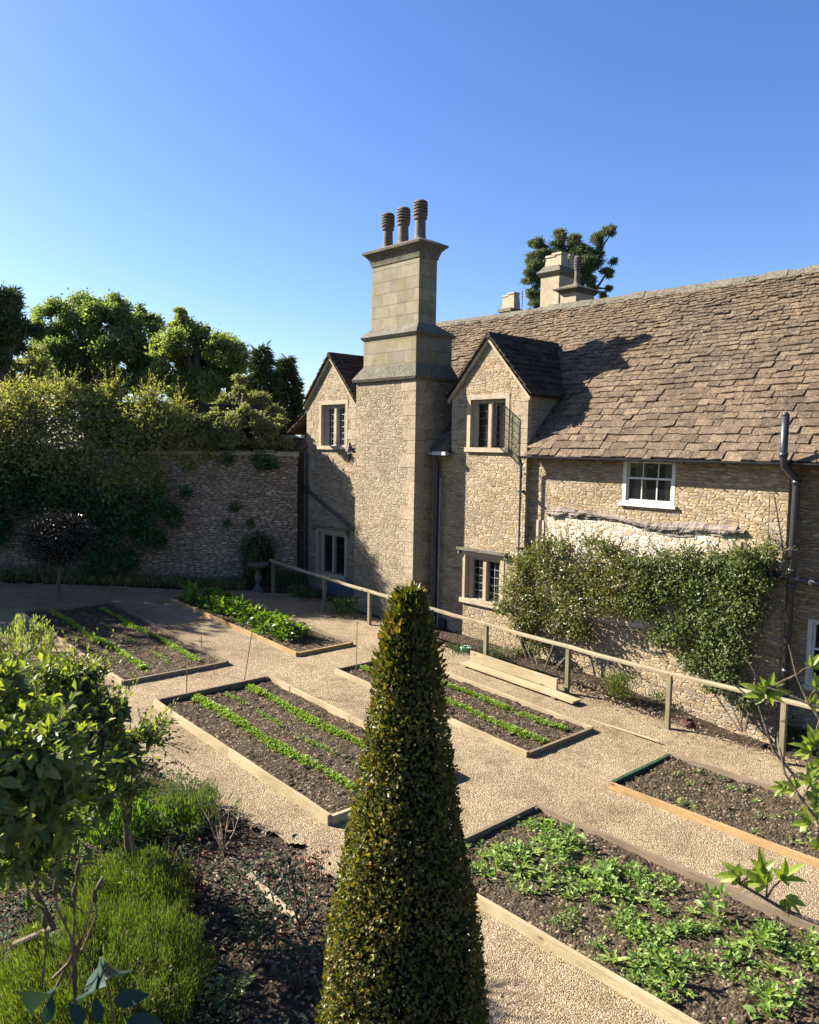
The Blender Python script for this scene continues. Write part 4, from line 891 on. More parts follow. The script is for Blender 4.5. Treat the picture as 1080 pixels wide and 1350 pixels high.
scatter(sm, [(R_.uniform(-5.45, -.6), R_.uniform(8.95, 10.25)) for _ in range(85)], 'small seedling scattered on the soil of the bed with the dark green edging', 'seedling', 'scattered seedlings in the green edged bed', .5, 1.2)
ch_ = [proto(clump(60, .19, .26, .17, .075), 'leafy_vegetable', MT['g_chard']), proto(clump(52, .17, .32, .15, .07), 'leafy_vegetable', MT['g_chard']), proto(clump(70, .20, .20, .14, .065), 'leafy_vegetable', MT['g_chard'])]
pts = [(-17.9+.30*i+R_.uniform(-.08, .08), 9.12+.36*j+R_.uniform(-.08, .08)-.0*i) for i in range(15) for j in range(2 if i > 1 else 3)]
scatter(ch_, pts, 'bushy bright green leafy vegetable in the bed nearest the shaded house corner', 'vegetable plant', 'leafy vegetables filling the far bed', .75, 1.15)

# ---- canes
def cane(px, py, h, lean, label, r=.009):
    p = G(px, py); o = MB().tube([(p[0], p[1], p[2]-.05), (p[0]+lean[0], p[1]+lean[1], p[2]+h)], r, 6).build('garden_cane', MT['cane'], origin=(p[0], p[1], p[2]))
    tag(o, label, 'cane', 'thin canes marking the seedling rows')
cane(195, 850, .34, (0, 0), 'short thin cane standing in the far left bed'); cane(265, 862, .36, (.02, 0), 'short thin cane standing behind the back board of the far left bed')
cane(246, 920, .52, (.02, .0), 'thin cane at the front left corner of the pale middle bed, against the gravel'); cane(320, 908, 1.05, (.12, .12), 'tallest leaning cane at the back left end of the pale middle bed')
cane(470, 888, 1.0, (0, 0), 'tall upright cane at the left end of the bed behind the topiary cone'); cane(283, 893, .42, (0, 0), 'faint short cane in the gravel between the two left beds', .006)

# ================================================================== RAILING, PLANKS, SMALL THINGS
rl = thing('timber_railing', (-11, 11.45, .2), 'low timber post and rail fence running along the foot of the house', 'railing')
PX = [-4.48, -6.27, -8.24, -10.2, -12.0, -13.8, -15.55, -17.85]
def rz(x): return float(gz(x, 11.45))+np.interp(x, [-18, -14, -8, -4], [.88, .84, .92, 1.02])
for x in PX:
    mb = MB(); z = float(gz(x, 11.45)); mb.box((x-.036, 11.415, z-.3), (x+.036, 11.485, rz(x)-.045)); mb.build('post', MT['post'], rl)
ends = [-18.0]+sorted(PX)[1:-1:1]+[-2.4]
for a, b_ in zip(ends[:-1], ends[1:]):
    L = b_-a; mb = MB(); za, zb = rz(a), rz(b_); prof = [(-.04, -.034), (.04, -.034), (.04, .0), (.022, .024), (-.022, .024), (-.04, 0)]
    n = 6; V = []
    for i in range(n+1):
        t = i/n; sag = -.012*math.sin(PI*t)+R_.uniform(-.004, .004)
        for p, q in prof: V.append((L*t*.997, p, za+(zb-za)*t+q+sag))
    qd = [(i*6+j, i*6+6+j, i*6+6+(j+1) % 6, i*6+(j+1) % 6) for i in range(n) for j in range(6)]+[(0, 1, 4, 5), (1, 2, 3, 4)]+[(n*6+5, n*6+4, n*6+1, n*6), (n*6+4, n*6+3, n*6+2, n*6+1)]
    mb.add(V, qd); o = mb.build('rail', MT['rail'], None); o.parent = rl; o.location = (a+11, 0, -.2)
tz = lambda x, y=11.2: float(gz(x, y))
pk = thing('timber_plank', (-9.2, 11.15, tz(-9.2)), 'long pale new plank lying flat on the gravel in front of the railing', 'plank')
board(pk, (-10.42, 11.08), (-7.78, 11.10), .10, .135, .24, MT['board'])
pk['label'] = 'long pale new plank lying flat beside the railing, under the standing plank'
q = MB(); [q.box((x-.04, 10.98, tz(x)+.02), (x+.04, 11.2, tz(x)+.1)) for x in (-10.1,)]; q.build('packer', MT['board_old'], pk); q = MB(); q.box((-8.24, 10.98, tz(-8.2)+.02), (-8.16, 11.2, tz(-8.2)+.1)); q.build('packer', MT['board_old'], pk)
pk2 = thing('timber_plank', (-9.3, 11.26, tz(-9.3)), 'shorter pale plank standing on edge along the back of the flat plank by the railing', 'plank')
board(pk2, (-10.40, 11.24), (-8.32, 11.26), .137, .33, .045, MT['board'])
tag(sheet('wall_foot_soil', MT['earth'], -18.3, 2, 11.62, 12.9, .06, .012, .03, lambda X, Y, e: Y > 11.74+e*.5), kind='structure')
o = MB(); o.tube([(-11.15, 11.9, .14), (-11.15, 11.9, .34)], [.09, .13], 8); o.tube([(-11.15, 11.9, .335), (-11.15, 11.9, .35)], [.135, .14], 8); tag(o.build('mint_pot', MT['mint'], origin=(-11.15, 11.9, .15)), 'pale mint green pot half hidden behind the topiary cone at the wall foot', 'pot')
o = MB(); o.lathe([(.001, .0), (.10, .01), (.15, .05), (.14, .11), (.09, .16), (.001, .18)], (-6.2, 11.95, -.06), 10); v = o.v[0]; v += rng.standard_normal(v.shape)*.012
tag(o.build('clay_lump', MT['terracotta'], origin=(-6.2, 11.95, -.06)), 'dark reddish lump lying at the wall foot behind the railing', 'clay lump')
# pale edging strip in the gravel
o = MB(); o.box((-7.9, 10.72, tz(-7.4)+.035), (-6.0, 10.745, tz(-7.4)+.055)); tag(o.build('edging_strip', MT['board'], origin=(-7, 10.7, .1)), 'thin pale timber strip lying in the gravel between bed and railing', 'timber strip')
# birdbath / sundial pedestal
p = G(340, 780); bb = thing('birdbath', tuple(map(float, p)), 'grey stone birdbath on a turned pedestal before the dark clipped bush by the wall', 'birdbath')
mb = MB(); mb.lathe([(.001, 0), (.17, 0), (.17, .06), (.13, .07), (.12, .12), (.06, .16), (.055, .26), (.09, .34), (.095, .42), (.05, .52), (.05, .58), (.10, .62)], p, 16); mb.build('pedestal', MT['stone_grey'], bb)
mb = MB(); mb.lathe([(.10, .62), (.22, .67), (.30, .74), (.30, .77), (.26, .75), (.001, .71)], p, 20); mb.build('bowl', MT['stone_grey'], bb)

# ================================================================== PLANTS
def plant(name, label, cat, base, crown_mb, crown_mat, trunk_mb=None, trunk_mat=None, group=None, crown='foliage', trunk='stem'):
    t = thing(name, tuple(map(float, base)), label, cat, group)
    crown_mb.build(crown, crown_mat, t)
    if trunk_mb is not None: trunk_mb.build(trunk, trunk_mat, t)
    return t
# topiary cone
cz = [0.1, 0.5, .95, 1.6, 2.1, 2.55, 3.0, 3.39, 3.58, 3.69]; crr = [.60, .57, .505, .445, .345, .268, .203, .132, .085, .03]
TC = np.array([-3.385, 3.115])
n = 68000; z = np.interp(rng.random(n), np.cumsum(crr)/sum(crr), cz); z = np.clip(z+rng.standard_normal(n)*.10, .1, 3.65); a = rng.random(n)*2*PI
rr = np.interp(z, cz, crr)*(1+.015*np.sin(a*3+z*4)+.02*np.sin(a*7-z*9)); rad = rr-np.abs(rng.standard_normal(n))*.035+rng.random(n)*.022
P = np.column_stack([TC[0]+rad*np.cos(a), TC[1]+rad*np.sin(a), z]); out = np.column_stack([np.cos(a), np.sin(a), np.full(n, .25)])
mb = MB(); s = .55+.75*rng.random(n); A = unit(out*.45+rdir(n)*1.0+[0, 0, .15]); leaves(mb, P, A, out+rdir(n)*.9, .030*s, .020*s, .2)
n = 1400; z = 3.1+rng.random(n)*.55; a = rng.random(n)*2*PI; rad = np.interp(z, cz, crr)*(.6+.6*rng.random(n)); P = np.column_stack([TC[0]+rad*np.cos(a), TC[1]+rad*np.sin(a), z])
leaves(mb, P, unit(np.column_stack([np.cos(a), np.sin(a), np.full(n, 1.3)])+rdir(n)*.5), rdir(n), .06*(.6+.6*rng.random(n)), .024, .2)
n = 900; z = .1+3.4*rng.random(n); a = rng.random(n)*2*PI; rad = np.interp(z, cz, crr); P = np.column_stack([TC[0]+rad*np.cos(a), TC[1]+rad*np.sin(a), z])
leaves(mb, P, unit(np.column_stack([np.cos(a), np.sin(a), np.full(n, 1.6)])+rdir(n)*.4), rdir(n), .07*(.5+.6*rng.random(n)), .018, .2)
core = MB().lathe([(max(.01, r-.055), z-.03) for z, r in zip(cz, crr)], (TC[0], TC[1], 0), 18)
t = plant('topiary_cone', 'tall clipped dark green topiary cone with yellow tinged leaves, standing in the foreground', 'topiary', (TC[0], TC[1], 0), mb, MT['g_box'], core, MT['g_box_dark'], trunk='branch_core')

# climbing shrubs on the wing wall
def on_wall(px, py, Y): return on_Y(px, py, Y)
def climber(pix, n, L, W, mat, label, stems, depth=.28, base=None):
    bl = []
    for (x, y, r) in pix:
        c = on_Y(x, y, 12.75); q = r/1040*13.2
        bl.append((c[0], 12.78-depth*.35*R_.random(), c[2], q*1.15, depth, q))
    mb = MB(); blobs_leaves(mb, bl, n, L, W, .9, .6)
    st_ = MB()
    for s in stems:
        P = [on_Y(a, b_, Yy) for a, b_, Yy in s]; P = [p_+rng.standard_normal(3)*.04*(i_ > 0) for i_, p_ in enumerate(P)]; st_.tube(P, np.linspace(.020, .006, len(P)), 5)
    shoots(mb, st_, bl, 170, .42, L, W, rng, .8, 10, .005, 1.0, 1.0)
    b0 = G(stems[0][0][0], stems[0][0][1])
    return plant('climbing_shrub', label, 'climbing shrub', b0, mb, mat, st_, MT['bark'], 'shrubs trained on the house wall')
climber([(820, 745, 20), (840, 765, 22), (800, 725, 14), (780, 715, 12), (830, 800, 18), (680, 775, 26), (690, 745, 24), (715, 735, 30), (735, 760, 40), (705, 800, 34), (760, 790, 36), (780, 755, 34), (800, 790, 30), (740, 820, 24), (690, 825, 20), (712, 850, 14), (820, 765, 24), (722, 715, 12), (745, 722, 12), (668, 800, 14), (765, 830, 16), (685, 860, 8), (850, 770, 16)],
        14500, .060, .036, MT['g_climb'], 'bushy olive leaved shrub trained on the wall, left one, beside the low window',
        [[(712, 888, 12.5), (705, 860, 12.6), (700, 820, 12.75)], [(716, 888, 12.5), (730, 850, 12.65), (740, 800, 12.75), (750, 750, 12.8)], [(720, 890, 12.5), (745, 862, 12.7), (770, 830, 12.8)], [(709, 888, 12.5), (688, 840, 12.7), (675, 790, 12.8)], [(700, 885, 12.55), (684, 830, 12.75), (670, 780, 12.8)], [(725, 892, 12.5), (760, 850, 12.75), (800, 800, 12.8)], [(806, 775, 12.5), (840, 768, 12.45)]])
climber([(850, 745, 20), (880, 740, 18), (910, 735, 16), (945, 740, 18), (865, 775, 30), (900, 770, 36), (935, 770, 36), (965, 770, 30), (985, 755, 24), (990, 735, 18), (1005, 740, 14), (925, 815, 36), (960, 815, 36), (985, 800, 26), (890, 830, 26), (945, 855, 30), (970, 860, 22), (915, 870, 20), (850, 800, 22), (870, 840, 14), (960, 895, 20), (975, 745, 20), (1012, 770, 12), (835, 790, 16), (985, 925, 10), (1015, 725, 8), (940, 900, 14)],
        17500, .060, .038, MT['g_climb2'], 'dense dark green shrub trained on the wall, right one, under the weathered beam',
        [[(978, 965, 12.5), (970, 900, 12.7), (955, 840, 12.8), (930, 780, 12.85)], [(976, 965, 12.5), (985, 880, 12.8), (990, 800, 12.85), (1000, 700, 12.9)], [(982, 965, 12.5), (1005, 860, 12.85), (1012, 740, 12.9), (1018, 650, 12.93)], [(974, 962, 12.5), (930, 900, 12.8), (890, 840, 12.85), (860, 790, 12.85)], [(978, 962, 12.5), (950, 890, 12.8), (960, 800, 12.8)]])
# thin leaves around the soil pipe
def herb(px, py, rad, h, n, L, W, mat, name, label, cat, group=None, dz=0, base=None, upk=1.0):
    p = G(px, py) if base is None else np.array(base, float); mb = MB()
    P = np.column_stack([p[0]+rng.standard_normal(n)*rad*.45, p[1]+rng.standard_normal(n)*rad*.45, p[2]+rng.random(n)**.8*h])
    d = P-[p[0], p[1], p[2]]; A = unit(d*[1, 1, .3]/max(rad, .05)+rdir(n)*.5+[0, 0, upk]); leaves(mb, P, A, rdir(n), L*(.6+.7*rng.random(n)), W)
    o = mb.build(name, mat, origin=p); return tag(o, label, cat, group)
herb(815, 922, .28, .42, 900, .10, .014, MT['g_lav'], 'feathery_herb', 'feathery bright green herb at the wall foot between the two climbing shrubs', 'herb')
herb(870, 930, .2, .2, 200, .06, .02, MT['g_sage'], 'wall_foot_plant', 'small grey green plant at the wall foot right of the feathery herb', 'plant')
herb(650, 868, .35, .18, 400, .06, .025, MT['g_sage'], 'wall_foot_plant', 'low green plants at the wall foot under the low mullioned window', 'plant')
herb(605, 862, .3, .15, 250, .06, .025, MT['g_ivy'], 'wall_foot_plant', 'dark low plant at the wall foot beside the mint pot', 'plant')
herb(1060, 980, .45, .25, 700, .06, .025, MT['g_lav'], 'wall_foot_plant', 'bright green low plants behind the rightmost railing post', 'plant')
for i, (x, y, l) in enumerate(((400, 790, 'left of the blue grey hatch'), (380, 775, 'beside the dark downpipe at the house corner'), (455, 812, 'between the second and third railing posts from the left'))):
    herb(x, y, .4, .45 if i else .3, 600, .08, .035, MT['g_ivy'], 'shaded_plant', 'dark shaded plant behind the railing '+l, 'plant')

# dry leaves: wall foot and border
def litter(name, n, samp, label, mat='litter', L=.05, W=.03):
    P = samp(n); P = np.column_stack([P, gz(P[:, 0], P[:, 1])+.045+rng.random(len(P))*.02]); A = rdir(len(P)); A[:, 2] *= .25; mb = MB()
    leaves(mb, P, A, rdir(len(P))*.45+[0, 0, 1], L*(.5+rng.random(len(P))), W*(.5+rng.random(len(P))), .3)
    tag(mb.build(name, MT[mat]), label, 'dry leaves', kind='stuff')
litter('leaf_litter', 3200, lambda n: np.column_stack([rng.uniform(-9, -3.5, n), 12.0+rng.standard_normal(n)*.28]), 'brown dry leaves strewn along the foot of the house wall', L=.045)
def bord(n):
    x = rng.uniform(-10, -3.9, n); y = 4.15+rng.standard_normal(n)*.55-.0*x; k = (y < 4.75); return np.column_stack([x[k], y[k]])
litter('leaf_litter', 1700, bord, 'pale and brown dry leaves covering the dark border soil', L=.055, W=.035)
litter('leaf_litter', 900, lambda n: np.column_stack([rng.uniform(-8, -3.5, n), rng.uniform(2.0, 4.0, n)]), 'sparse dry leaves on the dark soil near the camera', L=.05)
litter('pebble_scatter', 2600, lambda n: np.column_stack([rng.uniform(-19, 0, n), rng.uniform(4.9, 11.5, n)]), 'stray leaf scraps and twigs on the gravel', L=.022, W=.012)

# foreground border plants
n = 9500; bx = rng.uniform(-9.5, -3.9, n); by = rng.uniform(1.6, 4.5, n); kk = (np.sin(bx*3.1+by*2.2)+np.sin(bx*1.3-by*4.1+1) > .1+rng.standard_normal(n)*.5) & (by < 4.4); bx, by = bx[kk], by[kk]; n = len(bx)
mb = MB(); big_leaves(mb, np.column_stack([bx, by, gz(bx, by)+.02+rng.random(n)**2*.22]), rdir(n)*[1, 1, .5]+[0, 0, .35], rdir(n)*.5+[0, 0, 1], .055*(.5+rng.random(n)), .026, .15, .3)
tag(mb.build('border_weeds', MT['g_rose']), 'low dark green weeds and self sown seedlings covering the border soil', 'weeds', kind='stuff')
def mound(c, R, h, n, L, W, mat, name, label, cat, stems=False):
    """upright-needled mound (lavender, rosemary)"""
    k = max(6, int(n/85)); a = rng.random(k)*2*PI; q = np.sqrt(rng.random(k)); tx = c[0]+R*q*np.cos(a); ty = c[1]+R*q*np.sin(a); th = h*(1-.45*q**2)*(.8+.35*rng.random(k))
    m = n//k; P = []; A = []
    for i in range(k):
        f = rng.random(m)**.7; lean = np.array([(tx[i]-c[0])/R*.35, (ty[i]-c[1])/R*.35]); z = th[i]*f
        px = tx[i]+lean[0]*z+rng.standard_normal(m)*.03; py = ty[i]+lean[1]*z+rng.standard_normal(m)*.03
        P.append(np.column_stack([px, py, c[2]+z])); A.append(np.column_stack([rng.standard_normal(m)*.24+lean[0], rng.standard_normal(m)*.24+lean[1], np.full(m, 1.0)]))
    P = np.concatenate(P); A = unit(np.concatenate(A)); mb = MB(); leaves(mb, P, A, rdir(len(P)), L*(.6+.7*rng.random(len(P))), W, .2)
    t = thing(name, tuple(map(float, c)), label, cat); mb.build('foliage', mat, t)
    sb = MB()
    for i in range(0, k, 3): sb.tube([(c[0]+(tx[i]-c[0])*.3, c[1]+(ty[i]-c[1])*.3, c[2]-.03), (tx[i], ty[i], c[2]+th[i]*.7)], [.012, .005], 4)
    sb.build('stem', MT['bark_pale'], t); return t
gzf = lambda x, y: float(gz(x, y))
mound((-5.95, 2.22, .05), .76, .60, 26000, .065, .0075, MT['g_lav'], 'lavender_bush', 'bright green spiky lavender bush, large one at the bottom left foreground', 'lavender')
mound((-6.95, 2.92, .05), .52, .50, 13000, .06, .0075, MT['g_lav'], 'lavender_bush', 'bright green lavender bush just behind the large foreground one', 'lavender')
mound((-4.9, 1.55, .05), .6, .5, 11000, .06, .0075, MT['g_lav'], 'lavender_bush', 'lavender bush cut by the bottom left edge of the photo', 'lavender')
p = G(215, 1085); mound((p[0], p[1], p[2]), .48, .48, 3600, .06, .010, MT['g_sage'], 'rosemary_bush', 'grey green rosemary bush left of the bare twiggy one', 'rosemary')
p = G(262, 1095); mound((p[0], p[1], p[2]), .36, .50, 2200, .055, .010, MT['g_sage'], 'rosemary_bush', 'grey green rosemary bush with woody legs at the gravel edge', 'rosemary')
p = G(55, 905); mound((p[0], p[1], p[2]), .55, .55, 3600, .08, .012, MT['g_lav'], 'fine_leaved_bush', 'rounded fine leaved green bush between the apple tree and the far left bed', 'bush')
p = G(30, 870); mound((p[0], p[1], p[2]), .5, .75, 2400, .08, .02, MT['g_tree2'], 'fine_leaved_bush', 'taller light green bush at the left edge beyond the apple tree', 'bush')
def twigs(px, py, n, h, spread, mat, leafmat, nl, L, W, name, label, cat, r0=.007, base=None, seed=1):
    r = np.random.default_rng(seed); p = G(px, py) if base is None else np.array(base, float); t = thing(name, tuple(map(float, p)), label, cat); mb = MB(); tips = []
    for i in range(n):
        d = unit(np.array([r.standard_normal()*spread, r.standard_normal()*spread, 1.0])); L_ = h*(.6+.5*r.random()); q = p+np.array([r.standard_normal()*.02, r.standard_normal()*.02, -.03])
        pts = [q+d*L_*k+r.standard_normal(3)*.025*L_*(k > 0) for k in (0, .3, .6, .85, 1)]; mb.tube(pts, r0*np.array([1.3, 1, .8, .5, .25]), 5); tips += pts[1:]
        for _ in range(3):
            k = r.integers(1, 4); e = pts[k]+unit(d+r.standard_normal(3)*.8)*L_*.3; mb.tube([pts[k], e], [r0*.5, r0*.2], 4); tips.append(e)
    mb.build('stem', mat, t)
    if nl:
        tips = np.array(tips); k = r.integers(0, len(tips), nl); P = tips[k]+r.standard_normal((nl, 3))*.04; A = rdir(nl, r)+[0, 0, .2]; lb = MB()
        big_leaves(lb, P, A, rdir(nl, r)*.6+[0, 0, 1], L*(.6+.7*r.random(nl)), W*(.6+.7*r.random(nl))); lb.build('leaves', leafmat, t)
    return t
twigs(295, 1130, 9, .55, .35, MT['bark_pale'], None, 0, 0, 0, 'bare_twiggy_shrub', 'bare pale twiggy shrub at the gravel edge right of the rosemary', 'shrub', seed=11)
twigs(215, 1180, 6, .62, .30, MT['stem_red'], MT['g_rose'], 70, .06, .035, 'rose_bush', 'small dark leaved rose bush beside the lavender', 'rose bush', seed=12)
twigs(262, 1190, 6, .70, .30, MT['stem_red'], MT['g_red'], 60, .05, .028, 'rose_bush', 'rose bush with dark red young leaves, in front of the twiggy shrub', 'rose bush', seed=13)
twigs(400, 1230, 6, .85, .22, MT['stem_red'], MT['g_rose'], 90, .06, .036, 'rose_bush', 'tall dark rose bush just left of the topiary cone', 'rose bush', seed=14)
twigs(415, 1165, 4, .42, .3, MT['stem_red'], MT['g_red'], 50, .05, .026, 'rose_bush', 'low rose bush with reddish leaves between the pale bed corner and the cone', 'rose bush', seed=15)
twigs(330, 1260, 5, .35, .4, MT['stem_red'], MT['g_rose'], 60, .07, .04, 'rose_bush', 'low dark green rose shoot in the middle of the border soil', 'rose bush', seed=16)
twigs(390, 1310, 5, .55, .3, MT['stem_red'], MT['g_rose'], 80, .06, .036, 'rose_bush', 'rose bush at the foot of the cone near the bottom edge', 'rose bush', seed=17)
for i, (x, y, s, l) in enumerate(((255, 1300, .10, 'nearest the lavender'), (295, 1320, .12, 'at the bottom edge'), (310, 1225, .07, 'below the red leaved rose'), (200, 1140, .10, 'beside the apple tree prop'), (150, 1160, .13, 'at the foot of the apple tree'))):
    p = G(x, y); mb = rosette(12, s*1.6, s*.75, .6, None, ''); mb.v[0] = mb.v[0]+p; tag(mb.build('broad_leaved_plant', MT['g_chard'] if i > 2 else MT['g_apple'], origin=p), 'small broad leaved green plant in the border soil '+l, 'plant')
for i, (x, y, h, l) in enumerate(((130, 1120, .5, 'under the apple leaves'), (60, 1160, .55, 'left of the crossing apple stems'), (240, 1095, .3, 'between rosemary and rose'), (20, 1130, .5, 'at the left edge under the quince'), (95, 1085, .6, 'in deep shade behind the crossing stems'), (30, 1075, .6, 'in deep shade at the left edge'), (140, 1070, .4, 'in the shade below the apple crown'), (175, 1110, .45, 'right of the apple stem'))):
    p = G(x, y); herb(x, y, .3, h, 420, .12, .022, MT['g_chard'], 'iris_clump', 'clump of long strappy green leaves '+l, 'plant', upk=1.4)
# pale edging stones
for i, (a, b_) in enumerate((((185, 1060), (235, 1098)), ((330, 1160), (395, 1220)))):
    p, q = G(*a), G(*b_); mb = MB(); k = 8; P = [p+(q-p)*t+[0, 0, .04] for t in np.linspace(0, 1, k)]; mb.tube(np.array(P)+rng.standard_normal((k, 3))*.008, .035+.012*rng.random(k), 7)
    tag(mb.build('pale_log', MT['bark_pale'], origin=p), ('pale log edging the border beside the rosemary' if i == 0 else 'thin pale branch lying on the leaf litter'), 'log')

# apple and quince at the left
def leafy_tree(name, label, cat, base, top, blobs, n, L, W, mat, bark, r0, nl=14, big=True, prop=None, jitter=.9, seed=3, group=None, shell=.7, up=.5, sh=200, shL=.3):
    r = np.random.default_rng(seed); mb = MB()
    sub = [(*(np.array(b_[:3])+rdir(1, r)[0]*b_[3]*.75*r.random()**.4), *([b_[3]*(.3+.3*r.random())]*3)) for b_ in blobs for _ in range(6)]
    blobs_leaves(mb, sub, n, L, W, jitter, .9, r, up, big)
    tb = MB(); limbs(tb, base, top, blobs, r0, r, nl); shoots(mb, tb, blobs, sh, shL, L, W, r)
    return plant(name, label, cat, base, mb, mat, tb, bark, group, crown='crown', trunk='trunk')
def pb(l, D, k=1.0): # pixel blobs at a horizontal distance D -> real ellipsoids
    out = []
    for x, y, r in l:
        d = D+R_.uniform(-.4, .4)*k; c = at(x, y, d); q = r/1040*d; out.append((c[0], c[1], c[2], q, q, q*.9))
    return out
b1 = G(110, 1140); b2 = G(176, 1146)
leafy_tree('apple_tree', 'small leafy apple tree with a leaning stem and timber prop, left of the middle bed', 'tree', b2, at(150, 980, 7.4), pb([(60, 910, 42), (95, 925, 40), (120, 905, 26), (130, 950, 40), (90, 970, 45), (150, 985, 34), (60, 960, 40), (120, 1020, 36), (175, 975, 16), (195, 968, 9), (165, 1010, 22), (75, 1030, 34), (100, 895, 20), (150, 940, 18), (200, 972, 6), (130, 1055, 22), (165, 1045, 12)], 7.6),
           8500, .078, .038, MT['g_apple'], MT['bark'], .035, 9, seed=21, sh=230, shL=.34)
pr = MB(); pr.tube([b2+[.08, .05, -.1], at(160, 1055, math.hypot(b2[0], b2[1]))], .022, 8); tag(pr.build('tree_prop', MT['post'], origin=b2), 'short round timber post propping the apple tree', 'post')
leafy_tree('quince_tree', 'nearest leafy fruit tree with large soft leaves at the left edge', 'tree', G(60, 1250), at(40, 1060, 4.6), pb([(15, 960, 60), (50, 1000, 50), (20, 1050, 55), (60, 1060, 40), (30, 1110, 48), (-20, 1000, 60), (70, 1090, 28), (0, 910, 30), (30, 1145, 22), (85, 1030, 20), (-25, 1090, 50)], 4.7, .8),
           2300, .10, .048, MT['g_apple'], MT['bark'], .03, 6, seed=22, sh=150, shL=.36)
# foreground sprays: rose buds and big leaves close to the lens, fig branches at the right
def spray_bud(pts, D, label):
    P = [at(x, y, D) for x, y in pts]; t = thing('rose_shoot', tuple(map(float, P[0])), label, 'rose shoot'); mb = MB(); mb.tube(P, np.linspace(.0035, .002, len(P)), 6); mb.build('stem', MT['stem_red'], t)
    e = P[-1]; d = unit(P[-1]-P[-2]); b_ = MB(); b_.tube([e, e+d*.006, e+d*.014, e+d*.024, e+d*.034, e+d*.040], [.002, .006, .0075, .006, .003, .0006], 9); b_.build('bud', MT['bud'], t, smooth=True)
for p, l in (([(55, 1300), (62, 1240), (60, 1225)], 'leftmost low rose bud close to the lens'), ([(70, 1290), (110, 1250), (128, 1205), (126, 1190)], 'rose bud right of the leftmost one'), ([(60, 1330), (105, 1240), (97, 1200), (98, 1185)], 'upright rose bud between two lower buds'),
             ([(100, 1330), (100, 1250), (75, 1195), (74, 1180)], 'rose bud leaning left at the centre of the cluster'), ([(100, 1340), (96, 1260), (100, 1180), (102, 1155)], 'tallest rose bud in the foreground cluster'), ([(90, 1300), (122, 1190), (128, 1175)], 'rightmost thin rose bud in the foreground cluster')):
    spray_bud(p, 2.0, l)
def near_leaves(items, D, mat, label, stem, name='foreground_sprig', cat='leaves'):
    P0 = at(*stem[0], D); t = thing(name, tuple(map(float, P0)), label, cat); mb = MB(); mb.tube([at(x, y, D) for x, y in stem], .003, 6); mb.build('stem', MT['stem_red'], t)
    for (x0, y0, x1, y1, w, tilt) in items:
        a, b_ = at(x0, y0, D), at(x1, y1, D*(1+tilt)); A = b_-a; L = np.linalg.norm(A); V = unit(CAM-a); Nn = unit(V+np.array([0, 0, .25])+rng.standard_normal(3)*.2)
        q = MB(); big_leaves(q, a[None], A[None], Nn[None], np.array([L]), np.array([L*w*.85]), .16, .3); q.build('leaf', mat, t, smooth=True)
near_leaves([(140, 1290, 172, 1250, .42, .12), (140, 1300, 105, 1262, .45, .1), (125, 1308, 88, 1296, .5, .1), (150, 1320, 190, 1312, .6, -.02), (66, 1310, 42, 1298, .5, .1), (60, 1350, 68, 1318, .6, .0), (165, 1345, 220, 1350, .5, 0), (110, 1350, 95, 1325, .7, 0), (130, 1350, 128, 1318, .6, 0)], 1.9, MT['g_near'],
            'cluster of dark blue green rose leaves at the bottom left corner', [(150, 1360), (145, 1310), (140, 1290)])
def fig(stem, D, fans, label):
    P0 = at(*stem[-1], D); t = thing('fig_branch', tuple(map(float, P0)), label, 'fig branch', 'fig branches reaching in from the right'); mb = MB(); P = [at(x, y, D) for x, y in stem]; mb.tube(P, np.linspace(.003, .008, len(P)), 7)
    lf = MB()
    for (x, y, s, ang) in fans:
        c = at(x, y, D)
        near = min(P, key=lambda q: np.linalg.norm(q-c)); mb.tube([near, (near+c)/2+[0, 0, .01], c], [.004, .003, .003], 5)
        for k, (da, l, w) in enumerate(((0, 1, .36), (.55, .82, .34), (-.55, .82, .34), (1.15, .55, .36), (-1.15, .55, .36))):
            th = ang+da; A = RT*math.cos(th)+np.array([0, 0, 1.])*math.sin(th)+FW*R_.uniform(-.35, .35); Nn = unit(-FW*.55+np.array([0, 0, 1.])*.9+np.array(rng.standard_normal(3))*.25)
            big_leaves(lf, c[None], A[None], Nn[None], np.array([s*l*.8]), np.array([s*w*.8]), .15, .3)
    lf.build('leaves', MT['g_fig'], t); mb.build('stem', MT['bark'], t)
fig([(962, 1148), (975, 1165), (1010, 1185), (1035, 1200), (1100, 1225)], 2.9, [(1012, 1165, .13, 2.6), (1030, 1160, .12, .9), (1005, 1150, .10, 1.6), (1035, 1185, .11, -.6), (975, 1155, .11, 2.9)], 'lowest fig branch with spread leaves over the nearest bed')
fig([(1028, 985), (1035, 1020), (1058, 1055), (1080, 1085), (1130, 1120)], 3.1, [(1070, 1085, .12, 2.4), (1075, 1060, .13, .9), (1080, 1105, .12, -.7), (1068, 1035, .09, 1.6)], 'fig branch curving down over the green edged bed')
fig([(965, 900), (1000, 930), (1020, 990), (1045, 1020), (1085, 1045), (1130, 1060)], 3.3, [(1050, 1040, .09, 2.6), (1068, 1025, .12, .6), (1075, 1050, .12, -.4), (1035, 1040, .08, 2.9)], 'dark fig branch passing in front of the rightmost railing post')
fig([(1040, 850), (1050, 890), (1065, 925), (1090, 960), (1140, 990)], 3.3, [(1010, 915, .12, .3), (1008, 915, .12, 2.6), (1012, 912, .10, 1.4), (1070, 880, .08, 1.2), (1075, 910, .10, 1.0)], 'topmost fig branch with a star of leaves above the railing')
fig([(1005, 905), (1030, 912), (1060, 925), (1085, 935), (1130, 945)], 3.2, [(1070, 930, .08, .5), (1076, 985, .13, 1.4), (1070, 990, .11, 2.6), (1078, 1000, .10, -.3)], 'pale fig twig crossing the rail at the right edge')

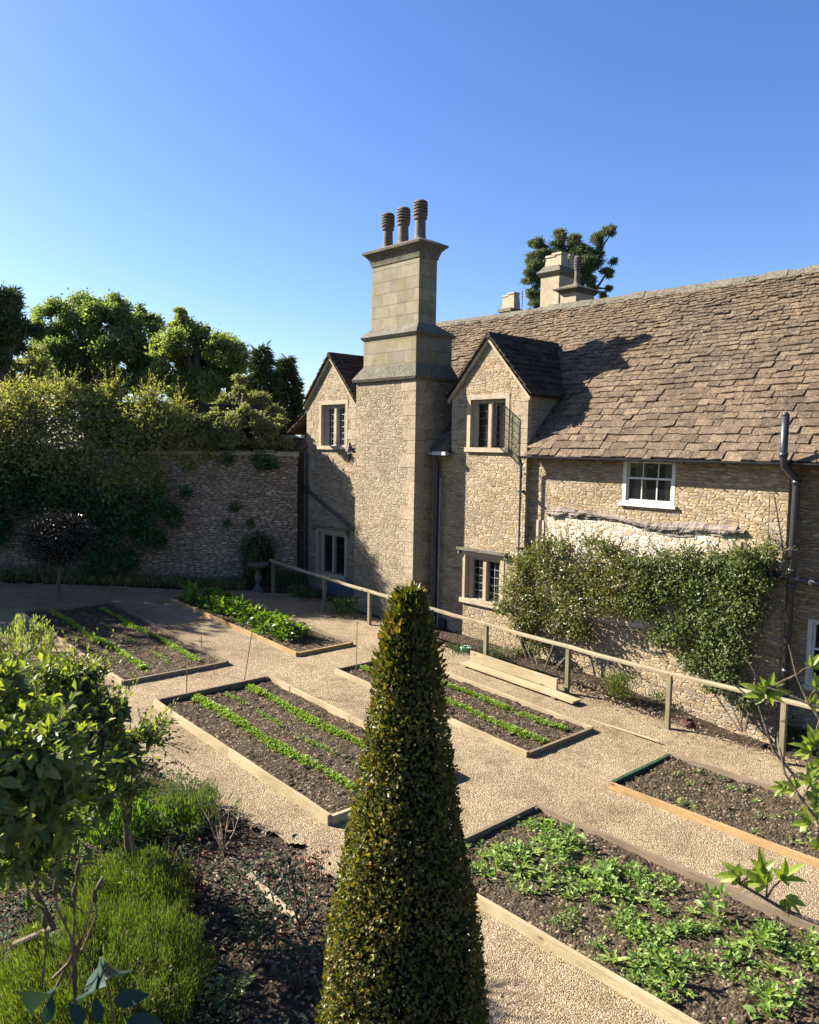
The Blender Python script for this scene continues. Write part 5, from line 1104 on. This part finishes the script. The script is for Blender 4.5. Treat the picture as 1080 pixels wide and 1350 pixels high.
# clipped lollipop tree and clipped bush in the shade
p = G(78, 796); c = at(78, 708, math.hypot(p[0], p[1])); mb = MB(); Rr = 39/1040*20.5
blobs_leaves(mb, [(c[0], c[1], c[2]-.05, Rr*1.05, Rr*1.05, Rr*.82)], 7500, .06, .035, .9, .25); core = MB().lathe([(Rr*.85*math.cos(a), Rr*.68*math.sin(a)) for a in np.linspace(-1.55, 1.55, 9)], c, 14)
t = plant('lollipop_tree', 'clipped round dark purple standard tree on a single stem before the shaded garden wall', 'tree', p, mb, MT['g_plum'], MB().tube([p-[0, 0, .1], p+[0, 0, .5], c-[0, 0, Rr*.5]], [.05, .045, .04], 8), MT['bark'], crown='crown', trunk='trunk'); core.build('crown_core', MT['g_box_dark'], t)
p = G(342, 770); Rr = 23/1040*22.5; c = at(342, 722, math.hypot(p[0], p[1])); mb = MB(); blobs_leaves(mb, [(c[0], c[1], c[2], Rr, Rr, Rr*.95), (c[0], c[1], c[2]-.6, Rr*1.05, Rr*1.05, Rr*1.2)], 7000, .055, .03, .9, .3)
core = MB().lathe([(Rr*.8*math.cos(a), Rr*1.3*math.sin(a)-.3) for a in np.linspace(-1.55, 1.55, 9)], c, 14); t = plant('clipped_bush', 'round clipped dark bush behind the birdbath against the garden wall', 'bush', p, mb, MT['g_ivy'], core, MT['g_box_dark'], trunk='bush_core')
# low planting along the garden wall
mb = MB(); n = 9000; s = rng.uniform(1.5, 22, n); o = rng.uniform(.25, 1.25, n); q = np.array([wframe(a, b_, 0) for a, b_ in zip(s, o)]); hh = (.18+.22*np.clip(np.sin(s*2.1)+np.sin(s*.9+1), 0, 2)/2)
q[:, 2] = gz(q[:, 0], q[:, 1])+rng.random(n)*hh; leaves(mb, q, rdir(n)*.7+[0, 0, .9], rdir(n), .13*(.5+rng.random(n)), .035); tag(mb.build('ground_cover', MT['g_climb']), 'band of low green leafy plants along the foot of the garden wall', 'ground cover', kind='stuff')
for i, (s_, h, l) in enumerate(((5.6, .9, 'between the round clipped bush and the big climber'), (1.3, 1.2, 'in the corner by the dark downpipe'))):
    b_ = wframe(s_, .55, 0); b_[2] = gzf(b_[0], b_[1]); mb = MB(); blobs_leaves(mb, [(b_[0], b_[1], b_[2]+h*.45, .4 if i == 0 else .22, .35 if i == 0 else .2, h*.5)], 1600, .08, .035, .9, .5); tag(mb.build('shaded_shrub', MT['g_ivy'], origin=b_), 'small dark shrub against the garden wall '+l, 'shrub')

# big climber on the garden wall: bright top above the coping, dark mass below
def wallblob(px, py, off, r, ry=None):   # position on the plane parallel to the wall at offset off
    d = ray(px, py); n2 = np.array([-WALLD[1], WALLD[0], 0]); base = wframe(0, off, 0); t = np.dot(base-CAM, n2)/np.dot(d, n2); c = CAM+d*t; q = r/1040*np.linalg.norm((c-CAM)[:2]); return (c[0], c[1], c[2], q, q, (ry or q) if ry is None else ry/1040*np.linalg.norm((c-CAM)[:2]))
top = [wallblob(x, y, .1+R_.uniform(-.4, .3), r) for x, y, r in [(-30, 560, 45), (10, 550, 40), (30, 530, 30), (50, 560, 38), (85, 535, 32), (60, 515, 16), (90, 512, 12), (110, 560, 38), (135, 532, 26), (160, 560, 36), (150, 515, 14), (190, 545, 30), (215, 560, 30), (200, 525, 14), (240, 565, 24), (235, 540, 16), (262, 580, 16), (230, 590, 22), (180, 595, 30), (120, 600, 34), (60, 600, 34), (0, 600, 40), (275, 600, 12), (250, 615, 14), (200, 630, 24), (150, 640, 24), (90, 640, 28), (280, 620, 10)]]
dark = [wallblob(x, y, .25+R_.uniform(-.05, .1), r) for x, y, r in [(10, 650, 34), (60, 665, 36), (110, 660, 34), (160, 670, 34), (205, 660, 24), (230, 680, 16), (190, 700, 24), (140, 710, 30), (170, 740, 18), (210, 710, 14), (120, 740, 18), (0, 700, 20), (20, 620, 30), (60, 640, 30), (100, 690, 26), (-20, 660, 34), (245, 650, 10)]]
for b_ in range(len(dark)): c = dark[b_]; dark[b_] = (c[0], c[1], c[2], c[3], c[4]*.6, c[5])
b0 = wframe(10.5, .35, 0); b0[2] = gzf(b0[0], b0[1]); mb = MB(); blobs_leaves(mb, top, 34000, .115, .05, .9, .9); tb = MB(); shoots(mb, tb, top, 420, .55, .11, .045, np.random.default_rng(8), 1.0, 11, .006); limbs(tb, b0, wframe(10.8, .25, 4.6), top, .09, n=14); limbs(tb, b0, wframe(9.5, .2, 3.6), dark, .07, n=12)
t = plant('wall_climber', 'large spreading climber over the garden wall, yellow green above the coping and dark below', 'climber', b0, mb, MT['g_wall'], tb, MT['bark'])
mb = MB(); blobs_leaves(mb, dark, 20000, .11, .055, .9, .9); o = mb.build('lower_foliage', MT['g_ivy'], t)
mb = MB(); iv = [wallblob(x, y, .05, r, ) for x, y, r in ((300, 605, 8), (345, 608, 12), (360, 612, 8), (310, 670, 6), (330, 690, 5), (300, 690, 4))]; blobs_leaves(mb, iv, 900, .09, .06, .6, .6); tag(mb.build('ivy_patch', MT['g_ivy'], origin=iv[0][:3]), 'small patches of ivy below the coping right of the big climber', 'ivy')

# ---- trees beyond the wall
def far_tree(name, label, cat, l, D, n, L, W, mat, base_px, r0=.25, seed=5, jitter=1.0, shell=.9, sub=14, bark='bark', nl=18, sq=.75, group='trees beyond the garden wall', bD=None, hi=None):
    r = np.random.default_rng(seed); main = []
    for x, y, rr in l:
        c = at(x, y, (hi[1] if hi and y < hi[0] and rr > 13.6 else D)+r.uniform(-1, 1)*rr/1040*D*.9); q = rr/1040*D
        for _ in range(sub): d = unit(r.standard_normal(3)); main.append((*(c+d*q*.85*r.random()**.4), q*.44*(.4+.9*r.random()), q*.44*(.4+.9*r.random()), q*.44*sq*(.4+.9*r.random())))
    g = at(*base_px, bD or D); g[2] = gzf(g[0], g[1]); c = np.mean([m_[:3] for m_ in main], 0); topz = max(m_[2] for m_ in main)
    mb = MB(); blobs_leaves(mb, main, n, L, W, jitter, shell, r, .3, fuzz=.32); tb = MB(); limbs(tb, g, (c[0], c[1], topz*.8+c[2]*.2), main, r0, r, nl)
    return plant(name, label, cat, g, mb, MT[mat], tb, MT[bark], group, crown='crown', trunk='trunk')
far_tree('broadleaf_tree', 'large rounded dark green tree beyond the wall, left of the lighter one', 'tree', [(80, 430, 34), (115, 420, 34), (150, 420, 32), (185, 430, 28), (70, 470, 30), (110, 465, 34), (150, 465, 34), (190, 470, 26), (90, 500, 26), (130, 505, 30), (170, 505, 28), (60, 500, 18), (205, 500, 16)], 36, 75000, .13, .075, 'g_tree', (130, 560), .4, 31)
far_tree('broadleaf_tree', 'lighter green tree beyond the wall, between the dark rounded tree and the conifer', 'tree', [(225, 455, 24), (245, 435, 24), (270, 445, 28), (295, 455, 26), (230, 485, 28), (265, 490, 32), (300, 490, 28), (240, 520, 26), (280, 525, 28), (240, 415, 10), (320, 480, 14), (215, 500, 16), (310, 520, 18)], 33, 60000, .12, .07, 'g_tree2', (262, 560), .35, 32)
far_tree('small_orchard_tree', 'small pale leaved tree just behind the garden wall, in front of the conifer', 'tree', [(266, 553, 13.2), (286, 549, 13.4), (304, 548, 13.4), (322, 547, 13.4), (338, 550, 13.2), (356, 562, 12), (258, 565, 13), (274, 578, 13.5), (296, 576, 13.5), (318, 576, 13.5), (340, 577, 13.5), (262, 588, 13), (282, 548, 14), (298, 528, 14), (325, 545, 22), (290, 540, 22), (315, 520, 20), (340, 525, 22), (360, 545, 18), (300, 565, 24), (330, 560, 26), (355, 570, 20), (375, 580, 12), (280, 580, 18), (315, 500, 9), (345, 590, 16), (310, 592, 16), (372, 555, 8)], 22.6, 36000, .095, .045, 'g_pale', (318, 600), .11, 33, nl=24, sub=7, bD=26.0, hi=(562, 27.0))
# conifer: tiers of drooping sprays
def conifer(D, px, top, bot, halfw, label, n, seed, name='conifer'):
    r = np.random.default_rng(seed); a = at(px, top, D); b_ = at(px, bot, D); g = a.copy(); g[2] = gzf(a[0], a[1]); H = a[2]-b_[2]; Wd = halfw/1040*D; P = []; A = []
    k = 120
    for i in range(k):
        f = (i+.5)/k; z = a[2]-H*f; th = i*2.4+r.random(); R0 = Wd*(.12+.88*f)*(.75+.45*r.random()); m = max(8, int(n/k*(.3+1.2*f))); s = r.random(m)**.6
        d = np.array([math.cos(th), math.sin(th), 0]); base = np.array([a[0], a[1], z]); q = base+d*(s*R0)[:, None]+np.array([0, 0, 1.])*((.12*R0*s-.25*R0*s**3)[:, None])+r.standard_normal((m, 3))*[.10, .10, .07]*(1.1-s[:, None]*.6)*max(.5, R0)
        P.append(q); A.append(unit(d+r.standard_normal((m, 3))*.45+[0, 0, -.15]))
    P = np.concatenate(P); A = np.concatenate(A); mb = MB(); leaves(mb, P, A, rdir(len(P), r)+[0, 0, 1], .30*(.5+r.random(len(P))), .07, .2)
    plant(name, label, 'conifer', g, mb, MT['g_conifer'], MB().tube([g, a], [.25, .02], 7), MT['bark'], 'trees beyond the garden wall', crown='crown', trunk='trunk')
conifer(30, 345, 458, 600, 42, 'dark conifer with spiky top beyond the wall, left one of the pair', 11000, 41)
conifer(31, 378, 472, 600, 36, 'dark conifer with drooping tips, right one of the pair by the house gable', 11000, 42)
far_tree('cedar_tree', 'black green cedar with layered branches cut by the left edge of the photo', 'tree', [(-10, 390, 26), (15, 395, 18), (-25, 420, 30), (10, 425, 22), (35, 432, 18), (48, 438, 9), (-10, 450, 28), (20, 455, 16), (0, 478, 14), (-40, 470, 36), (-60, 420, 40), (-45, 380, 34)], 28, 26000, .22, .04, 'g_conifer', (-35, 560), .45, 34, sq=.35, sub=10)
far_tree('slender_tree', 'thin airy pale tree between the cedar and the dark rounded tree', 'tree', [(20, 485, 16), (45, 480, 16), (35, 505, 18), (60, 500, 12), (10, 510, 16), (50, 465, 8)], 30, 2600, .17, .07, 'g_pale', (38, 580), .10, 35, sub=6, nl=20)
far_tree('pine_tree', 'tall flat topped pine rising behind the rear chimneys', 'tree', [(722, 340, 20), (770, 335, 18), (718, 375, 18), (775, 360, 14), (745, 350, 18), (712, 325, 14), (735, 318, 13), (760, 318, 14), (785, 318, 12), (800, 308, 8), (808, 300, 4), (705, 345, 14), (700, 365, 12), (705, 385, 12), (702, 402, 10), (790, 340, 13), (800, 358, 8), (775, 345, 14), (780, 375, 10), (770, 398, 9), (795, 390, 7), (720, 400, 12), (745, 335, 12), (808, 345, 5), (802, 380, 5), (760, 365, 8), (760, 390, 10)], 45, 75000, .17, .035, 'g_pine', (752, 500), .35, 36, sq=.55, sub=8, group='tree behind the roof')
# trees out of the frame to the left, whose shade falls across the far beds
def shade_tree(x, y, z0, z1, R, n, seed, label):
    r = np.random.default_rng(seed); bl = rblobs((x, y, (z0+z1)/2), (R, R, (z1-z0)/2), 46, R*.36, r); g = (x, y, gzf(x, y)); mb = MB(); blobs_leaves(mb, bl, n, .34, .2, 1.0, .7, r, .3); tb = MB(); limbs(tb, g, (x, y, z1*.8), bl, .35, r, 12)
    plant('broadleaf_tree', label, 'tree', g, mb, MT['g_tree'], tb, MT['bark'], 'trees left of the garden', crown='crown', trunk='trunk')
shade_tree(-28.5, 1.5, 2.0, 10.2, 3.6, 9000, 51, 'broad tree beyond the left end of the wall, just outside the photo')
shade_tree(-25.5, -2.5, 1.5, 8.0, 3.2, 7000, 52, 'smaller broad tree further left, outside the photo')
